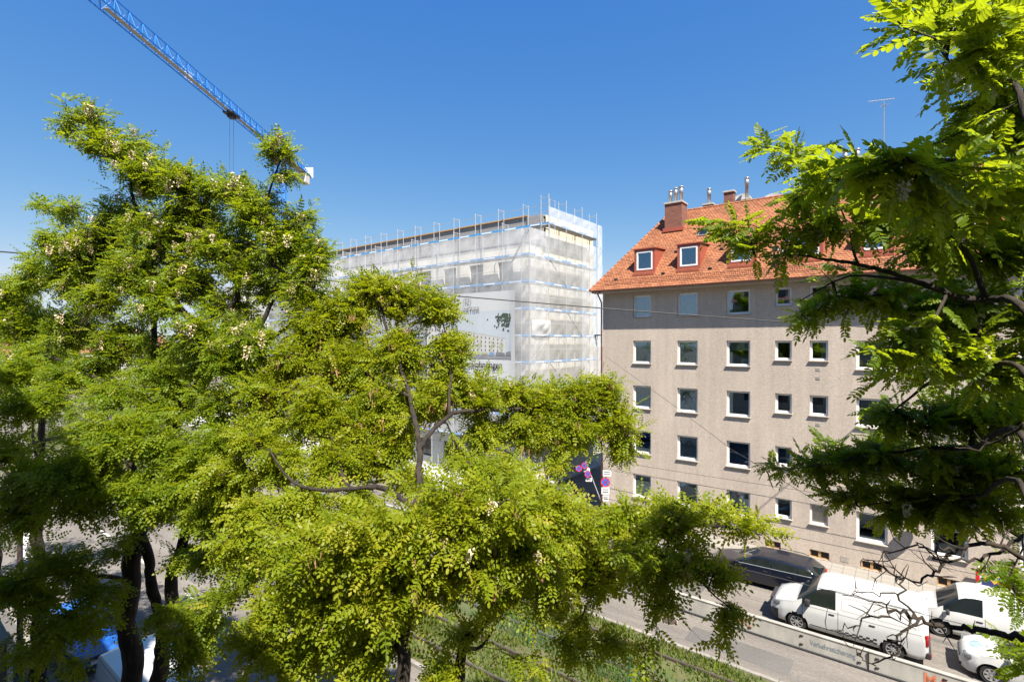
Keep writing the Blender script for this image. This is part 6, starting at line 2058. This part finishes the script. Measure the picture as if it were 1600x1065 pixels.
deadC = [
    px_pts([(1600, 872, 3.2, .016), (1540, 845, 3.3, .014), (1490, 865, 3.4, .012), (1460, 895, 3.4, .009), (1415, 905, 3.5, .007), (1370, 880, 3.5, .004), (1345, 870, 3.5, .002)]),
    px_pts([(1490, 862, 3.4, .010), (1440, 855, 3.4, .006), (1375, 870, 3.5, .003)]),
    px_pts([(1600, 1000, 2.9, .020), (1540, 985, 3.0, .017), (1480, 975, 3.1, .014), (1436, 967, 3.1, .011), (1390, 955, 3.2, .006), (1345, 975, 3.2, .004), (1290, 982, 3.3, .002)]),
    px_pts([(1436, 967, 3.1, .009), (1400, 1000, 3.1, .007), (1400, 1022, 3.1, .006), (1360, 1035, 3.2, .004), (1318, 1000, 3.2, .002)]),
    px_pts([(1436, 967, 3.1, .008), (1405, 930, 3.2, .006), (1412, 905, 3.3, .004), (1380, 890, 3.3, .003)]),
    px_pts([(1405, 930, 3.2, .005), (1360, 925, 3.3, .003), (1335, 930, 3.3, .002)]),
    px_pts([(1600, 835, 3.3, .012), (1540, 870, 3.3, .010), (1480, 875, 3.3, .007), (1430, 850, 3.4, .004)]),
    px_pts([(1436, 967, 3.1, .007), (1385, 945, 3.1, .004), (1330, 925, 3.2, .002)]),
    px_pts([(1600, 660, 3.4, .010), (1560, 690, 3.6, .008), (1500, 700, 3.7, .005), (1450, 670, 3.8, .002)]),
]
tree('locust_tree', 'near locust tree with large dark leaves and bare twigs framing the beige facade', baseC, limbsC, blobsC, 1000, 37, LEAF_C, [(2.8, 0), (99, 1)], (6, 10), .92, n_flowers=34, flower_mat='blossom_white', flower_scale=.75,
     npairs=7, dmin=1.45, twig_len=.42, dead=deadC, droop=.14, flat=.7, spread=1.2)

# ---- more trees of the row and the far end of the street
def far_tree(label, X, Y, h, rad, n, seed, m, lsc, grp):
    b = (X, Y, .1)
    g_ = random.Random(seed)
    lm = [[(X, Y, 0, .2 * h / 12), (X + .1, Y, h * .25, .16 * h / 12), (X + g_.uniform(-.4, .4), Y + g_.uniform(-.4, .4), h * .5, .12 * h / 12), (X + g_.uniform(-.5, .5), Y + g_.uniform(-.5, .5), h * .85, .03)]]
    for k in range(6):
        a = k * 1.05 + g_.uniform(-.3, .3); z0 = h * g_.uniform(.3, .5); l_ = rad * g_.uniform(.6, .9)
        lm.append([(X, Y, z0, .07), (X + math.cos(a) * l_ * .5, Y + math.sin(a) * l_ * .5, z0 + h * .12, .05), (X + math.cos(a) * l_, Y + math.sin(a) * l_, z0 + h * .2, .02)])
    bl = []
    for k in range(16):
        a = g_.uniform(0, 6.28); q = rad * math.sqrt(g_.random()) * .85; z = h * g_.uniform(.36, .92)
        q *= 1 - .5 * max(0, z / h - .6) / .4
        bl.append((X + math.cos(a) * q, Y + math.sin(a) * q, z, rad * g_.uniform(.22, .42)))
    return tree('locust_tree', label, b, lm, bl, n, seed, m, [(999, 2)], (6, 10), lsc, group=grp, npairs=4, n_leaf_obj=0, twig_len=.5 * lsc)
far_tree('locust tree of the near row just beyond the lamp post', -21.6, 3.7, 13.0, 3.6, 620, 51, LEAF_A, 1.5, 'street trees on the near pavement')
far_tree('locust tree of the near row beyond the grey container', -29.5, 3.7, 12.6, 4.0, 560, 52, LEAF_A, 1.8, 'street trees on the near pavement')
fars = [(-112, 12, 10, 4.5), (-118, 22, 11, 5), (-122, 33, 10, 5), (-126, 3, 12, 5.5), (-116, -8, 12, 5), (-128, 45, 13, 6), (-140, 24, 14, 6), (-110, 42, 9, 4), (-142, -2, 15, 7), (-150, 14, 15, 7)]
for k, (X, Y, h, q) in enumerate(fars):
    far_tree('distant leafy tree beyond the crossing at the end of the street', X, Y, h, q, 170, 60 + k, LEAF_A if k % 2 else LEAF_B, 5.2, 'distant trees beyond the crossing')
# low houses beyond the crossing
def far_house(label, x0, x1, y0, y1, h, wall, roofm, rows_, seed):
    o = empty('distant_house', ((x0 + x1) / 2, (y0 + y1) / 2, 0), label=label, cat='house', group='houses beyond the crossing')
    cx, cy = (x0 + x1) / 2, (y0 + y1) / 2
    w, d = (x1 - x0) / 2, (y1 - y0) / 2
    MB().box(-w, w, -d, d, 0, h).build('wall', wall, o)
    MB().add([(-w - .4, -d - .4, h), (w + .4, -d - .4, h), (w + .4, d + .4, h), (-w - .4, d + .4, h), (0, -d, h + w * .7), (0, d, h + w * .7)], [(0, 4, 5, 3), (1, 2, 5, 4), (0, 1, 4), (2, 3, 5), (0, 3, 2, 1)]).build('roof', roofm, o)
    for r_ in range(rows_):
        for k in range(int((y1 - y0) / 3)):
            y = -d + 1.4 + k * 3
            MB().box(w - .02, w + .05, y - .6, y + .6, 1.2 + r_ * 3, 2.7 + r_ * 3).build('window', M['carglass'], o)
far_house('distant white house with red roof beyond the crossing', -190, -176, 24, 60, 8, M['whitewall'], M['gutter'], 2, 1)
far_house('distant cream house beyond the crossing, nearer the street', -196, -182, -22, 12, 9, M['housewall'], M['block'], 3, 2)
